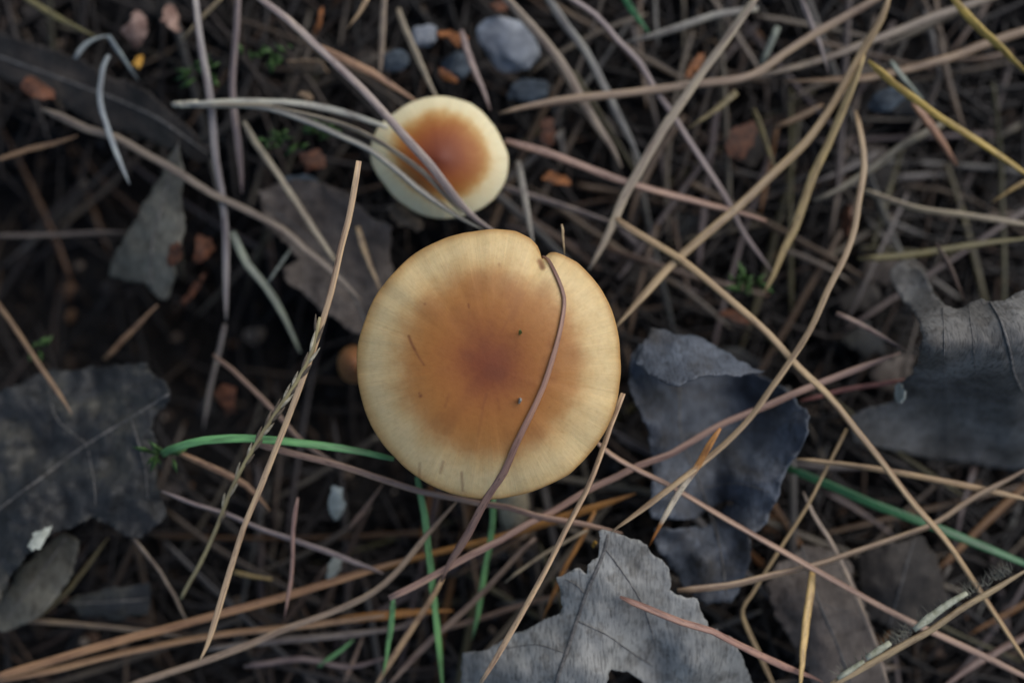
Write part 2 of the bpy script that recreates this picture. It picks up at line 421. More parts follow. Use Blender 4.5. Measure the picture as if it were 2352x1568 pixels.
big = Cap(); big.c = (1120, 838); big.pig = (1126, 834); big.rm = 300; big.zc, big.zr, big.p = 42.5, 36.0, 2.6; big.tilt = (0, 0)
big.umbo, big.dip, big.wave, big.seed = 0.25, 1.0, 1.3, 3.3; big.edge, big.edge_amt = .035, .75; big.stem_r = .0032
na = math.atan2(-(590 - 838), 1246 - 1120); big.notch = [(na, .055, 3.2)]
OUT_BIG = [(1137, 528), (1184, 533), (1217, 549), (1234, 566), (1240, 580), (1243, 594), (1247, 597), (1252, 590), (1261, 582), (1275, 581), (1291, 586), (1324, 603), (1357, 636), (1384, 673), (1404, 713), (1417, 763), (1423, 823), (1421, 883), (1411, 939), (1384, 996), (1337, 1045), (1304, 1089), (1251, 1115), (1184, 1137), (1117, 1145), (1051, 1135), (984, 1109), (934, 1075), (904, 1045), (867, 999), (834, 923), (821, 843), (824, 789), (841, 733), (871, 669), (881, 656), (907, 626), (937, 596), (984, 566), (1037, 544), (1084, 534)]
OUT_BIG = [p if p != (1337, 1045) else (1346, 1048) for p in OUT_BIG]
MARKS = [([(939, 772), (946, 790), (953, 803)], 4.5, .75), ([(953, 803), (963, 822), (974, 838)], 3.6, .55), ([(976, 698)], 5, .7), ([(966, 909)], 6, .75), ([(963, 903)], 4, .6), ([(1076, 698), (1077, 706)], 3.5, .6),
         ([(964, 1064), (963, 1096)], 5, .35), ([(1018, 1060), (1011, 1085)], 5, .4), ([(1060, 1085), (1063, 1126)], 4.5, .45), ([(1031, 905), (1022, 935)], 4.5, .25), ([(1117, 905), (1108, 938)], 5, .28), ([(1143, 915), (1148, 940)], 4, .2),
         ([(1108, 945), (1098, 1000)], 5, .22), ([(1146, 607)], 5, .35), ([(1240, 600), (1246, 614)], 9, .8), ([(1077, 715), (1074, 745)], 4, .3), ([(1391, 1090)], 3, .4), ([(1165, 738), (1150, 765)], 4, .18), ([(1262, 935)], 3, .5)]
M_CAPB = cap_material('cap_skin_large', [(0.0, (0.205, 0.050, 0.017)), (0.14, (0.215, 0.056, 0.018)), (0.29, (0.335, 0.115, 0.026)), (0.48, (0.37, 0.148, 0.034)), (0.64, (0.42, 0.19, 0.054)), (0.76, (0.62, 0.42, 0.185)), (0.88, (0.72, 0.55, 0.29)), (1.0, (0.62, 0.42, 0.18))], 0.055, 0.9)
rb_ = random.Random(5)
for i_ in range(40):
    a_, r_ = rb_.uniform(0, 6.28), 300 * rb_.uniform(.15, .72)
    x_, y_ = 1120 + r_ * math.cos(a_), 838 + r_ * math.sin(a_); l_ = rb_.uniform(4, 26)
    MARKS.append(([(x_, y_), (x_ + l_ * math.cos(a_), y_ + l_ * math.sin(a_))], rb_.uniform(12, 34), rb_.uniform(.08, .24)))
MARKS += [([(1128, 852), (1146, 858)], 26, .45), ([(1095, 880), (1080, 905)], 20, .15)]
zb = ter_px(1180, 1190)
mushroom(big, 'mushroom', 'large orange-brown mushroom with flat notched cap and pale yellow margin', OUT_BIG, M_CAPB,
         [P(1186, 1205, zb), P(1165, 1085, .010), P(1135, 930, .026), P(1122, 850, .037)], MARKS, NR=120, NT=540, gills=110)

sm = Cap(); sm.c = (1009, 362); sm.pig = (1014, 352); sm.rm = 158; sm.zc, sm.zr, sm.p = 17.5, 12.5, 2.2; sm.tilt = (0, .8)
sm.umbo, sm.dip, sm.wave, sm.seed = 0.5, 0.0, .5, 8.1; sm.edge, sm.edge_amt = .03, .25; sm.stem_r = .0022; sm.notch = []
OUT_SM = [(1017, 222), (1052, 229), (1084, 240), (1124, 277), (1151, 320), (1167, 360), (1161, 413), (1134, 457), (1097, 483), (1044, 500), (997, 500), (934, 473), (884, 423), (854, 373), (851, 337), (871, 290), (911, 257), (961, 230)]
M_CAPS = cap_material('cap_skin_small', [(0.0, (0.165, 0.034, 0.013)), (0.15, (0.18, 0.040, 0.014)), (0.37, (0.27, 0.066, 0.012)), (0.58, (0.36, 0.125, 0.020)), (0.71, (0.55, 0.33, 0.11)), (0.80, (0.74, 0.62, 0.36)), (1.0, (0.78, 0.70, 0.46))], 0.06, 0.4)
mushroom(sm, 'mushroom', 'small mushroom with russet centre and wide cream rim, needles lying across it', OUT_SM, M_CAPS,
         [P(1010, 395, ter_px(1010, 395)), P(1010, 380, .003), P(1009, 362, .013)], [], NR=50, NT=240, gills=70)

yg = Cap(); yg.c = (812, 836); yg.pig = yg.c; yg.rm = 34; yg.zc, yg.zr, yg.p = 8, 3, 2; yg.tilt = (0, 0); yg.umbo = yg.dip = 0; yg.wave, yg.seed = .3, 1.2
yg.edge, yg.edge_amt, yg.stem_r, yg.notch = .1, .4, .0012, []
M_CAPY = cap_material('cap_skin_button', [(0.0, (0.22, 0.085, 0.03)), (0.6, (0.30, 0.13, 0.05)), (1.0, (0.26, 0.12, 0.05))], 0.1, 0.6)
mushroom(yg, 'mushroom', 'tiny brown button mushroom half hidden under the large cap', [(812 + 36 * math.cos(a), 836 + 44 * math.sin(a)) for a in np.linspace(0, 6.1, 14)], M_CAPY,
         [P(812, 840, ter_px(812, 840)), P(812, 838, -.003), P(812, 836, .004)], [], NR=14, NT=60, gills=0)

# ------------------------------------------------------------------ leaves and flakes
def tps(ctrl):
    c = np.array(ctrl, float); xy = c[:, :2] / 500; n = len(c)
    def ph(r2): return np.where(r2 > 1e-12, .5 * r2 * np.log(np.maximum(r2, 1e-12)), 0)
    d2 = ((xy[:, None] - xy[None]) ** 2).sum(-1); Am = np.zeros((n + 3, n + 3)); Am[:n, :n] = ph(d2) + np.eye(n) * 1e-3
    Am[:n, n] = Am[n, :n] = 1; Am[:n, n + 1:] = xy; Am[n + 1:, :n] = xy.T
    w = np.linalg.lstsq(Am, np.concatenate([c[:, 2], [0, 0, 0]]), rcond=None)[0]
    def f(u, v):
        q = np.array((u, v)) / 500; r2 = ((xy - q) ** 2).sum(-1); return float((w[:n] * ph(r2)).sum() + w[n] + w[n + 1] * q[0] + w[n + 2] * q[1])
    return f

def rough_outline(pts, step, amp):
    pts = [tuple(map(float, p)) for p in pts]
    while True:
        out, did = [], False
        for a, b in zip(pts, pts[1:] + pts[:1]):
            out.append(a); L = math.dist(a, b)
            if L > step:
                did = True; o = random.gauss(0, amp) * min(L, 60)
                out.append(((a[0] + b[0]) / 2 - (b[1] - a[1]) / L * o, (a[1] + b[1]) / 2 + (b[0] - a[0]) / L * o))
        pts = out
        if not did: return pts

def sheet(outline, zf, step, crumple, seed):
    xs = [p[0] for p in outline]; ys = [p[1] for p in outline]; pts = [Vector(p) for p in outline]; n = len(pts)
    g = []
    y = min(ys)
    while y < max(ys):
        x = min(xs)
        while x < max(xs):
            g.append(Vector((x + random.uniform(-.3, .3) * step, y + random.uniform(-.3, .3) * step))); x += step
        y += step
    vv, ee, ff, *_ = delaunay_2d_cdt(pts + g, [], [list(range(n))], 1, 1e-3)
    V = []
    for p in vv:
        z = zf(p.x, p.y) + crumple * (mnoise.noise((p.x / 90, p.y / 90, seed)) + .5 * mnoise.noise((p.x / 34, p.y / 34, seed + 3)) + .2 * mnoise.noise((p.x / 13, p.y / 13, seed + 6)))
        V.append(P(p.x, p.y, z / 1000))
    return V, [tuple(reversed(f)) for f in ff]

def leaf(label, outline, ctrl, mat, veins=(), crumple=1.0, thick=.00028, step=10, name='dead_leaf', cat='leaf', amp=.07, group=None):
    zf = tps(ctrl); seed = random.uniform(0, 50)
    ol = rough_outline(outline, 7, amp); V, F = sheet(ol, zf, step, crumple, seed)
    c = sum(V, Vector()) / len(V)
    root = empty(name, (c.x, c.y, min(v.z for v in V))); tag(root, label, cat, group)
    b = adopt(obj('blade', V, F, mat), root)
    md = b.modifiers.new('thickness', 'SOLIDIFY'); md.thickness = thick; md.offset = -1
    for i, (pts, w) in enumerate(veins):
        sp = []
        for a in spline([(u, v, 0) for u, v in pts], 14):
            z = zf(a.x, a.y) + crumple * (mnoise.noise((a.x / 90, a.y / 90, seed)) + .5 * mnoise.noise((a.x / 34, a.y / 34, seed + 3)) + .2 * mnoise.noise((a.x / 13, a.y / 13, seed + 6)))
            sp.append(P(a.x, a.y, z / 1000 + .00006))
        v, f, at = tube(sp, (.5 if i == 0 else .36) * w * px(sp[0].z), flat=.7, groove=0, sides=8, wob=.0001, tip=(.8, .2))
        adopt(obj('midrib' if i == 0 else 'vein', v, f, M_VEIN), root)
    return root

M_VEIN = plain_material('leaf_vein', (0.05, 0.047, 0.045), (0.17, 0.16, 0.15), 900, 0.6, 0.3)
M_LGREY = leaf_material('leaf_grey', (0.15, 0.146, 0.136), (0.225, 0.222, 0.208), (0.295, 0.292, 0.272), .42, seed=.3)
M_LBLUE = leaf_material('leaf_slate', (0.05, 0.047, 0.045), (0.078, 0.087, 0.105), (0.13, 0.147, 0.175), .35, seed=1.3)
M_LROLL = leaf_material('leaf_rolled', (0.075, 0.069, 0.061), (0.14, 0.131, 0.12), (0.21, 0.20, 0.185), .45, seed=2.1)
M_LDARK = leaf_material('leaf_charcoal', (0.013, 0.013, 0.0135), (0.027, 0.028, 0.029), (0.062, 0.058, 0.046), .5, seed=3.7)
M_LBROWN = leaf_material('leaf_brown', (0.055, 0.042, 0.034), (0.095, 0.075, 0.062), (0.14, 0.115, 0.098), .35, seed=4.9)
M_LUMBER = leaf_material('leaf_umber', (0.018, 0.014, 0.011), (0.034, 0.027, 0.022), (0.06, 0.048, 0.038), .4, seed=6.1)
M_LOLIVE = leaf_material('leaf_olive', (0.05, 0.048, 0.038), (0.095, 0.09, 0.072), (0.14, 0.135, 0.11), .35, seed=7.3)

# pale grey torn leaf standing up at the front
leaf('torn pale grey dead leaf with ragged tip and dark midrib, a red needle on it',
     [(1374, 1219), (1411, 1222), (1437, 1232), (1467, 1239), (1487, 1252), (1501, 1275), (1521, 1285), (1537, 1305), (1541, 1332), (1536, 1355), (1568, 1369), (1601, 1375), (1615, 1412), (1628, 1442), (1695, 1489), (1711, 1528), (1728, 1568), (1745, 1640), (1690, 1720), (1520, 1740), (1496, 1610), (1476, 1566), (1440, 1541), (1405, 1536), (1396, 1562), (1400, 1740), (1080, 1700), (1061, 1568), (1062, 1499), (1117, 1492), (1184, 1452), (1251, 1422), (1284, 1409), (1294, 1392), (1287, 1352), (1277, 1325), (1304, 1315), (1331, 1305), (1347, 1319), (1349, 1299), (1374, 1279), (1377, 1252)],
     [(1390, 1225, 31), (1500, 1280, 29), (1540, 1340, 28), (1400, 1350, 30.5), (1300, 1340, 29), (1290, 1400, 27), (1340, 1450, 29.5), (1180, 1460, 24), (1065, 1520, 21), (1180, 1540, 27), (1300, 1560, 30), (1430, 1440, 29), (1500, 1510, 24.5), (1560, 1420, 28), (1620, 1450, 28.5), (1580, 1530, 29), (1720, 1560, 22), (1400, 1560, 30), (1450, 1545, 25), (1600, 1700, 18), (1200, 1690, 18)],
     M_LGREY, [([(1397, 1226), (1391, 1258), (1370, 1310), (1345, 1365), (1325, 1425), (1300, 1500), (1277, 1568), (1262, 1640)], 9), ([(1391, 1262), (1420, 1300), (1455, 1350), (1485, 1410), (1505, 1480)], 4), ([(1325, 1425), (1390, 1455), (1440, 1490), (1500, 1530)], 4.5), ([(1345, 1365), (1320, 1340), (1296, 1330)], 3.5), ([(1300, 1500), (1230, 1480), (1150, 1490)], 3.5)], crumple=.8, step=8)
slate = leaf('slate blue-grey curled dead leaf with folded lobe beside the large mushroom',
     [(1470, 790), (1540, 800), (1640, 830), (1740, 860), (1800, 890), (1830, 930), (1858, 952), (1850, 1000), (1828, 1045), (1801, 1089), (1775, 1162), (1741, 1219), (1715, 1232), (1725, 1259), (1715, 1312), (1711, 1329), (1680, 1385), (1620, 1390), (1560, 1330), (1510, 1260), (1505, 1215), (1560, 1214), (1612, 1211), (1644, 1186), (1670, 1160), (1701, 1164), (1668, 1149), (1634, 1168), (1598, 1191), (1558, 1194), (1498, 1190), (1490, 1170), (1500, 1090), (1490, 1000), (1462, 930), (1445, 880), (1455, 810)],
     [(1470, 800, 16), (1600, 830, 8), (1740, 865, 8), (1520, 880, 14), (1640, 880, 3), (1540, 940, 17), (1450, 880, 20), (1700, 930, 3), (1845, 950, 23), (1790, 990, 17), (1700, 1000, 9), (1600, 1000, 9), (1500, 1060, 17), (1560, 1090, 17), (1620, 1110, 11), (1700, 1110, 17), (1780, 1120, 21), (1640, 1180, 9), (1560, 1180, 17), (1720, 1235, 20), (1650, 1250, 17), (1600, 1290, 19), (1690, 1350, 17), (1520, 1250, 15)],
     M_LBLUE, [([(1560, 880), (1565, 1000), (1610, 1120), (1650, 1240), (1670, 1370)], 6), ([(1565, 1000), (1660, 990), (1790, 985)], 3.5), ([(1610, 1120), (1690, 1110), (1770, 1130)], 3.5)], crumple=2.4)
fz = tps([(1494, 760, 19), (1570, 775, 20), (1650, 805, 20), (1755, 852, 22), (1530, 870, 26), (1600, 855, 27), (1470, 840, 22), (1700, 862, 25)])
fv, ff_ = sheet(rough_outline([(1494, 753), (1530, 757), (1568, 769), (1651, 800), (1700, 830), (1757, 852), (1700, 864), (1640, 862), (1600, 868), (1560, 885), (1530, 880), (1490, 860), (1462, 835), (1475, 790)], 7, .07), fz, 9, 1.2, 4.4)
fo = adopt(obj('folded_lobe', fv, ff_, M_LBLUE), slate); md = fo.modifiers.new('thickness', 'SOLIDIFY'); md.thickness = .00028; md.offset = -1
leaf('grey rolled dead leaf with raised veins and dark torn end',
     [(2108, 833), (2115, 789), (2112, 740), (2085, 700), (2050, 650), (2044, 622), (2070, 600), (2112, 616), (2150, 680), (2195, 709), (2275, 693), (2352, 666), (2450, 640), (2490, 900), (2460, 1080), (2300, 1075), (2120, 1050), (1960, 1015), (1948, 960), (1990, 940), (2051, 923), (2068, 880), (2095, 860)],
     [(2112, 800, 31), (2250, 770, 33), (2400, 740, 34), (2200, 712, 27), (2352, 668, 27), (2450, 650, 26), (2120, 830, 28), (2300, 862, 28), (2080, 890, 14), (2200, 930, 9), (2400, 960, 9), (1960, 970, 9), (2150, 1040, -2), (2400, 1060, -2), (2060, 620, 8), (2090, 690, 15), (2115, 740, 28)],
     M_LROLL, [([(2275, 693), (2300, 740), (2318, 800), (2330, 860), (2352, 905)], 8), ([(2165, 705), (2168, 760), (2168, 850), (2172, 940), (2170, 1020)], 4), ([(2225, 702), (2236, 790), (2240, 900)], 3)], crumple=.9)
leaf('charcoal dead leaf with ragged lobes on the dark hollow, curled underside showing',
     [(97, 856), (170, 850), (233, 843), (293, 833), (333, 833), (353, 859), (390, 893), (387, 923), (363, 943), (347, 983), (360, 1045), (360, 1112), (370, 1145), (383, 1185), (350, 1212), (327, 1235), (287, 1232), (250, 1202), (217, 1189), (140, 1215), (57, 1275), (30, 1312), (0, 1389), (-90, 1380), (-120, 1100), (-90, 900), (0, 900), (50, 880)],
     [(100, 860, 6), (300, 840, 10), (388, 900, 16), (300, 950, 13), (150, 950, 8), (0, 950, 8), (350, 1050, 15), (200, 1060, 12), (50, 1080, 10), (375, 1180, 13), (280, 1150, 15), (220, 1185, 15), (120, 1180, 16), (60, 1260, 17), (0, 1300, 14), (-80, 1200, 9)],
     M_LDARK, [([(388, 905), (300, 960), (200, 1020), (90, 1100), (-30, 1190)], 6), ([(300, 960), (330, 1060), (340, 1150)], 4), ([(200, 1020), (215, 1100), (220, 1170)], 4), ([(200, 1020), (130, 960), (110, 880)], 3.5)], crumple=3.2)
leaf('small olive-brown dead leaf leaning under the edge of the charcoal leaf',
     [(140, 1225), (180, 1245), (165, 1320), (120, 1380), (60, 1430), (0, 1450), (-40, 1420), (0, 1380), (40, 1310), (90, 1260)],
     [(150, 1235, 9), (120, 1340, 9), (60, 1300, 7), (0, 1430, 8), (50, 1420, 10)], M_LOLIVE, [([(150, 1235), (90, 1320), (10, 1430)], 4)], crumple=1.0)
leaf('broad grey-brown dead leaf under the crossing needles beside the yellow needle',
     [(1758, 1345), (1790, 1290), (1840, 1250), (1900, 1260), (1960, 1300), (1985, 1379), (2010, 1460), (2041, 1568), (2050, 1660), (1930, 1690), (1860, 1560), (1815, 1469), (1781, 1422), (1768, 1379)],
     [(1765, 1350, 14), (1850, 1270, 12), (1970, 1340, 13), (1860, 1400, 17), (1900, 1500, 17), (1990, 1480, 13), (1830, 1480, 13), (1950, 1600, 14), (2040, 1600, 10)], M_LBROWN, [([(1840, 1255), (1880, 1380), (1930, 1500), (1980, 1650)], 5), ([(1880, 1380), (1930, 1400), (1975, 1400)], 3)], crumple=1.1)
leaf('dark umber dead leaf lying low behind the green grass blade',
     [(1968, 1279), (2040, 1240), (2120, 1230), (2150, 1270), (2178, 1379), (2160, 1440), (2060, 1450), (1990, 1420), (1975, 1350)],
     [(1970, 1300, 9), (2120, 1240, 9), (2170, 1380, 7), (2060, 1350, 12), (2060, 1440, 8)], M_LUMBER, [([(2100, 1235), (2070, 1340), (2040, 1445)], 4)], crumple=1.2)
leaf('brown dead leaf with wavy edge lying between both mushrooms',
     [(590, 440), (680, 410), (760, 430), (830, 480), (900, 520), (900, 640), (880, 720), (850, 775), (790, 750), (740, 715), (690, 665), (653, 640), (650, 612), (690, 595), (660, 560), (610, 520)],
     [(600, 450, -1), (760, 450, 2), (880, 540, 4), (660, 615, 4), (760, 620, 2), (740, 715, 5), (860, 740, 6), (700, 540, 0)], M_LBROWN, [([(610, 470), (700, 540), (790, 640), (850, 760)], 5), ([(700, 540), (780, 530), (850, 540)], 3)], crumple=1.8)
leaf('narrow olive-grey dead leaf strip hanging into the dark hollow',
     [(410, 322), (425, 400), (424, 500), (410, 580), (400, 640), (380, 690), (350, 672), (330, 650), (250, 636), (262, 590), (300, 522), (350, 430)],
     [(412, 330, 6), (420, 480, 4), (320, 510, 3), (380, 560, 5), (260, 630, -3), (375, 680, 2), (320, 610, 1)], M_LOLIVE, [([(410, 330), (375, 460), (350, 560), (345, 660)], 4.5)], crumple=1.3)
leaf('dull blue-black dead leaf scrap lying below the charcoal leaf',
     [(153, 1380), (240, 1352), (343, 1338), (345, 1380), (337, 1412), (260, 1425), (183, 1412)], [(153, 1385, 3), (340, 1345, 6), (250, 1380, 6), (330, 1410, 4), (190, 1410, 3)], M_LDARK, [([(155, 1385), (250, 1382), (342, 1375)], 3.5)], crumple=.8)
leaf('long dark brown bark-like leaf crossing the shadowed corner',
     [(-60, 60), (60, 95), (170, 130), (260, 180), (340, 210), (380, 250), (450, 310), (490, 345), (470, 375), (400, 345), (330, 315), (250, 295), (160, 250), (60, 200), (-60, 170)],
     [(-60, 110, -2), (160, 150, 0), (160, 230, -2), (350, 220, 2), (330, 310, -2), (470, 350, 0), (380, 285, 2)], M_LUMBER, [([(-60, 110), (150, 185), (340, 260), (480, 355)], 6)], crumple=1.4)

# ------------------------------------------------------------------ bark flakes, pebbles, moss
def flake(label, c, rx, ry, ang, z, kind, name='bark_flake', cat='bark', group=None, dome=.8, thick=.0004):
    n = 8; ol = []
    for i in range(n):
        a = 2 * math.pi * i / n; r = random.uniform(.55, 1.22); x, y = rx * r * math.cos(a), ry * r * math.sin(a)
        ol.append((c[0] + x * math.cos(ang) - y * math.sin(ang), c[1] + x * math.sin(ang) + y * math.cos(ang)))
    ol = rough_outline(ol, 6, .13); sd = random.uniform(0, 50); sx, sy = random.uniform(-4, 4), random.uniform(-4, 4)
    def zf(u, v):
        x, y = (u - c[0]) * math.cos(ang) + (v - c[1]) * math.sin(ang), -(u - c[0]) * math.sin(ang) + (v - c[1]) * math.cos(ang)
        return z + dome * (1 - (x / rx) ** 2 * .4 - (y / ry) ** 2) + sx * x / rx * .5 + sy * y / ry * .5
    V, F = sheet(ol, zf, max(5, min(rx, ry) / 3), .9, sd)
    ctr = sum(V, Vector()) / len(V)
    o = obj(name, [v - ctr for v in V], F, bark(kind), smooth=False); o.location = ctr
    md = o.modifiers.new('thickness', 'SOLIDIFY'); md.thickness = thick; md.offset = -1
    return tag(o, label, cat, group)

flake('rust orange bark flake next to the round grey pebble', (1040, 85), 40, 15, .35, 4, 'orange')
flake('small rust orange bark chip between the small stones and the small mushroom', (1030, 178), 34, 13, .5, 3, 'orange')
flake('upright orange bark sliver beside the long mauve needle', (733, 48), 10, 32, .25, 4, 'orange')
flake('orange-brown bark chip on the long dark bark-like leaf', (82, 203), 42, 22, .5, 3, 'rust')
flake('reddish seed scale with pale middle, in the dark litter', (312, 72), 30, 46, .0, 0, 'pink', 'seed_scale', 'seed scale', dome=1.6)
flake('pinkish seed scale lying beside the pale-centred one', (392, 40), 24, 46, -.2, 0, 'pink', 'seed_scale', 'seed scale', dome=1.6)
flake('tiny yellow leaf chip under the reddish seed scale', (318, 140), 12, 18, .6, 0, 'amber', 'leaf_chip', 'leaf chip')
flake('rust-red bark flake curled upright against the olive leaf strip', (468, 568), 24, 42, .1, 1, 'rust', dome=2)
flake('narrow rust bark flake on the olive leaf strip', (394, 590), 18, 38, .35, 5, 'rust')
flake('thin rust bark splinter hanging below the olive leaf strip', (442, 668), 13, 44, .55, -2, 'rust')
flake('oval orange-brown bark chip under the slanting needle in the hollow', (524, 910), 27, 44, .1, -1, 'rust', dome=1.5)
flake('orange-brown bark chip just under the pale needle bundle', (718, 368), 34, 36, .4, 2, 'rust', dome=1.5)
flake('bright orange bark chip beneath the grey needle crossing', (1597, 150), 14, 34, .6, 4, 'orange')
flake('dull orange bark chip beside the small mushroom rim', (1278, 412), 40, 12, .25, 1, 'orange')
flake('brown bark flake between the small mushroom and the mauve needle', (1260, 300), 20, 34, .0, 0, 'rust')
flake('red-brown bark flake in the tangle under the yellow needle', (1705, 322), 40, 50, .5, -1, 'rust', dome=1.5)
flake('dark red bark chip by the corner of the slate leaf', (1695, 728), 46, 15, .2, 3, 'rust')
flake('orange-brown bark flake at the dark gap under the needles', (1945, 505), 14, 52, .1, 0, 'rust')
flake('tan bark flake under the mauve needle above the small mushroom', (712, 150), 56, 20, .15, 1, 'tan')
flake('tan bark chip at the sheath of the pale needle bundle', (702, 222), 26, 13, .5, 8, 'tan')
flake('tan brown bark chip at the lower rim of the small mushroom', (930, 500), 44, 22, .5, 5, 'tan')
flake('dark red chip above the round grey pebble', (1148, 14), 22, 18, .2, 3, 'rust')
flake('pale grey-green husk lying under the large mushroom', (772, 1150), 17, 40, .1, 10, 'pale', 'husk_or_glint', 'husk', dome=1.5)
flake('pale grey husk below the pinkish needle', (768, 1300), 16, 36, .3, 8, 'pale', 'husk_or_glint', 'husk', dome=1.0)
flake('white silvery chip painting a glint on the curled edge of the charcoal leaf', (86, 1238), 16, 40, .85, 18, 'pale', 'husk_or_glint', 'husk', dome=1.5)  # pale chip stands in for a white glint on the leaf edge
flake('pale cream chip beside the rolled grey leaf', (2062, 905), 12, 28, .1, 19, 'pale', 'leaf_chip', 'leaf chip')
flake('tiny amber chip at the tip of the torn grey leaf', (1364, 1249), 5, 8, .1, 25, 'amber', 'leaf_chip', 'leaf chip')
flake('tiny green crumb lying on the large mushroom cap', (1196, 766), 3, 8, .1, cap_height(big, 1196, 766)[0] * 1000 + .25, 'pale', 'leaf_crumb', 'crumb', dome=.1, thick=.0002).data.materials[0] = M_MOSS
flake('tiny white crumb lying on the large mushroom cap', (1192, 920), 3.5, 7, .1, cap_height(big, 1192, 920)[0] * 1000 + .25, 'pale', 'leaf_crumb', 'crumb', dome=.1, thick=.0002)

def pebble(label, c, rx, ry, ang, z, mat, hz=.6, group=None):
    bm = bmesh.new(); bmesh.ops.create_icosphere(bm, subdivisions=4, radius=1.0); s = px(z / 1000); sd = random.uniform(0, 60)
    ctr = P(c[0], c[1], z / 1000)
    for v in bm.verts:
        k = 1 + .30 * mnoise.noise(v.co * 1.3 + Vector((sd, 0, 0))) + .10 * mnoise.noise(v.co * 3 + Vector((sd, 5, 0)))
        x, y, zz = v.co.x * rx * s * k, v.co.y * ry * s * k, v.co.z * min(rx, ry) * hz * s * k
        v.co = (x * math.cos(ang) - y * math.sin(ang), x * math.sin(ang) + y * math.cos(ang), zz)
    me = bpy.data.meshes.new('pebble'); bm.to_mesh(me); bm.free()
    me.polygons.foreach_set('use_smooth', [True] * len(me.polygons)); me.materials.append(mat)
    o = bpy.data.objects.new('pebble', me); COL.objects.link(o); o.location = ctr
    return tag(o, label, 'pebble', group)
pebble('round pale grey pebble half under the needles behind the small mushroom', (1170, 102), 74, 54, -.75, 0, M_STONE, .7)
pebble('small light grey pebble touching the orange bark flake', (975, 82), 30, 25, .3, 0, M_STONE)
pebble('small blue-grey pebble between two tan needles above the small mushroom', (908, 140), 30, 24, .2, 1, M_STONE_D)
pebble('dark blue pebble behind the small orange bark chip', (1050, 150), 34, 28, .5, 0, M_STONE_D)
pebble('flat teal-grey pebble below the round pale one', (1215, 208), 48, 26, .1, -1, M_STONE_D)
pebble('dull blue pebble in the tangle beneath crossing yellow needles', (2040, 228), 44, 24, .4, 1, M_STONE_D)
pebble('dark slate pebble in the brown litter by the orange-brown bark chip', (690, 432), 48, 30, -.1, -2, M_STONE_D)

def moss(label, c, z, n=16, spread=24, name='moss_tuft'):
    V, F = [], []; base = P(c[0], c[1], z / 1000); s = px(z / 1000)
    for i in range(n):
        o = Vector((random.gauss(0, spread * s), random.gauss(0, spread * .45 * s), random.uniform(0, .002))); a = random.uniform(0, 6.28)
        L = random.uniform(.0016, .0046); w = L * .13; d = Vector((math.cos(a), math.sin(a), random.uniform(.1, .8))).normalized(); sd = d.cross(Vector((0, 0, 1))).normalized() * w
        b = len(V); V += [o, o + d * L * .5 + sd, o + d * L, o + d * L * .5 - sd, o + d * L * .5 - Vector((0, 0, w * .5))]
        F += [(b, b + 1, b + 4), (b + 1, b + 2, b + 4), (b + 2, b + 3, b + 4), (b + 3, b, b + 4), (b, b + 3, b + 2, b + 1)]
    o = obj(name, V, F, M_MOSS); o.location = base; return tag(o, label, 'moss')
moss('sprig of green moss between two upright grey needles', (480, 170), 4)
moss('teal green moss tuft beside the tan bark flake', (622, 132), 3)
moss('green moss tuft under the pale needle bundle', (650, 325), 6)
moss('small green moss sprig by the orange-brown bark chip', (735, 312), 6, 14, 14)
moss('faint green moss tuft under the slanting tan needle beside the slate leaf', (1705, 655), 6, 16, 18)
moss('tiny green moss speck at a brown needle over the hollow', (92, 800), 2, 8, 8)
moss('green moss sprig at the end of the long green blade', (372, 1042), 18, 10, 10)
# ------------------------------------------------------------------ needles, one by one
def on_cap(cp, pts, off, after=()):
    return [cap_height(cp, u, v)[0] * 1000 + off for u, v in pts]

# across and around the large mushroom
cp_pts = [(1245, 588), (1256, 592), (1267, 606), (1284, 643), (1296, 683), (1294, 723), (1284, 773), (1267, 829), (1247, 889), (1217, 956), (1184, 1023), (1157, 1085)]
rest = [(1134, 1119), (1104, 1169), (1077, 1222), (1051, 1262), (1031, 1295), (1014, 1335)]
zz = on_cap(big, cp_pts, .45); zz[0] -= 1.0
o = N('reddish-brown bent needle lying across the large mushroom cap', 'pink', 22, [z for z in zz] + [37.2, 35, 32, 29.5, 27.5, 25], cp_pts + rest, wscale=.8)
o.color = (.33, .19, .14, 1)
me = o.data; ts = [d.value for d in me.attributes['t'].data]   # thin tip at the notch, thick foot
S10 = 10; nseg = len(me.vertices) // S10
for i in range(nseg):
    ring = me.vertices[i * S10:(i + 1) * S10]; c = sum((v.co for v in ring), Vector()) / S10; t = ts[i * S10]
    k = .42 + .68 * min(1, t / .75)
    for v in ring: v.co = c + (v.co - c) * k
N('straight pale tan needle standing clear of the litter beside the grass seed head', 'hero', 17, (37, 29), [(825, 370), (812, 450), (800, 510), (784, 566), (760, 673), (733, 763), (700, 856), (667, 946), (627, 1045), (590, 1139), (560, 1212), (527, 1312), (500, 1405), (477, 1479), (457, 1519)])
N('straight golden tan needle leaning on the large cap and crossing the grey leaf', 'hero', 17, [33, 33.5, 34, 34, 34, 34, 34, 33.5, 33], [(1431, 903), (1404, 973), (1379, 1045), (1344, 1132), (1301, 1212), (1251, 1312), (1211, 1385), (1167, 1462), (1104, 1568)])
N('long pink-tan needle running under the large cap to the rolled leaf', 'pink', 19, [25, 25, 25, 25, 24, 23, 22, 21.5, 21, 20.5, 20, 19.5, 19, 18.5, 18, 18], [(894, 1373), (951, 1345), (1017, 1309), (1084, 1272), (1151, 1239), (1217, 1199), (1267, 1175), (1351, 1125), (1417, 1095), (1467, 1069), (1534, 1045), (1568, 1026), (1668, 969), (1768, 929), (1868, 886), (2068, 809)])
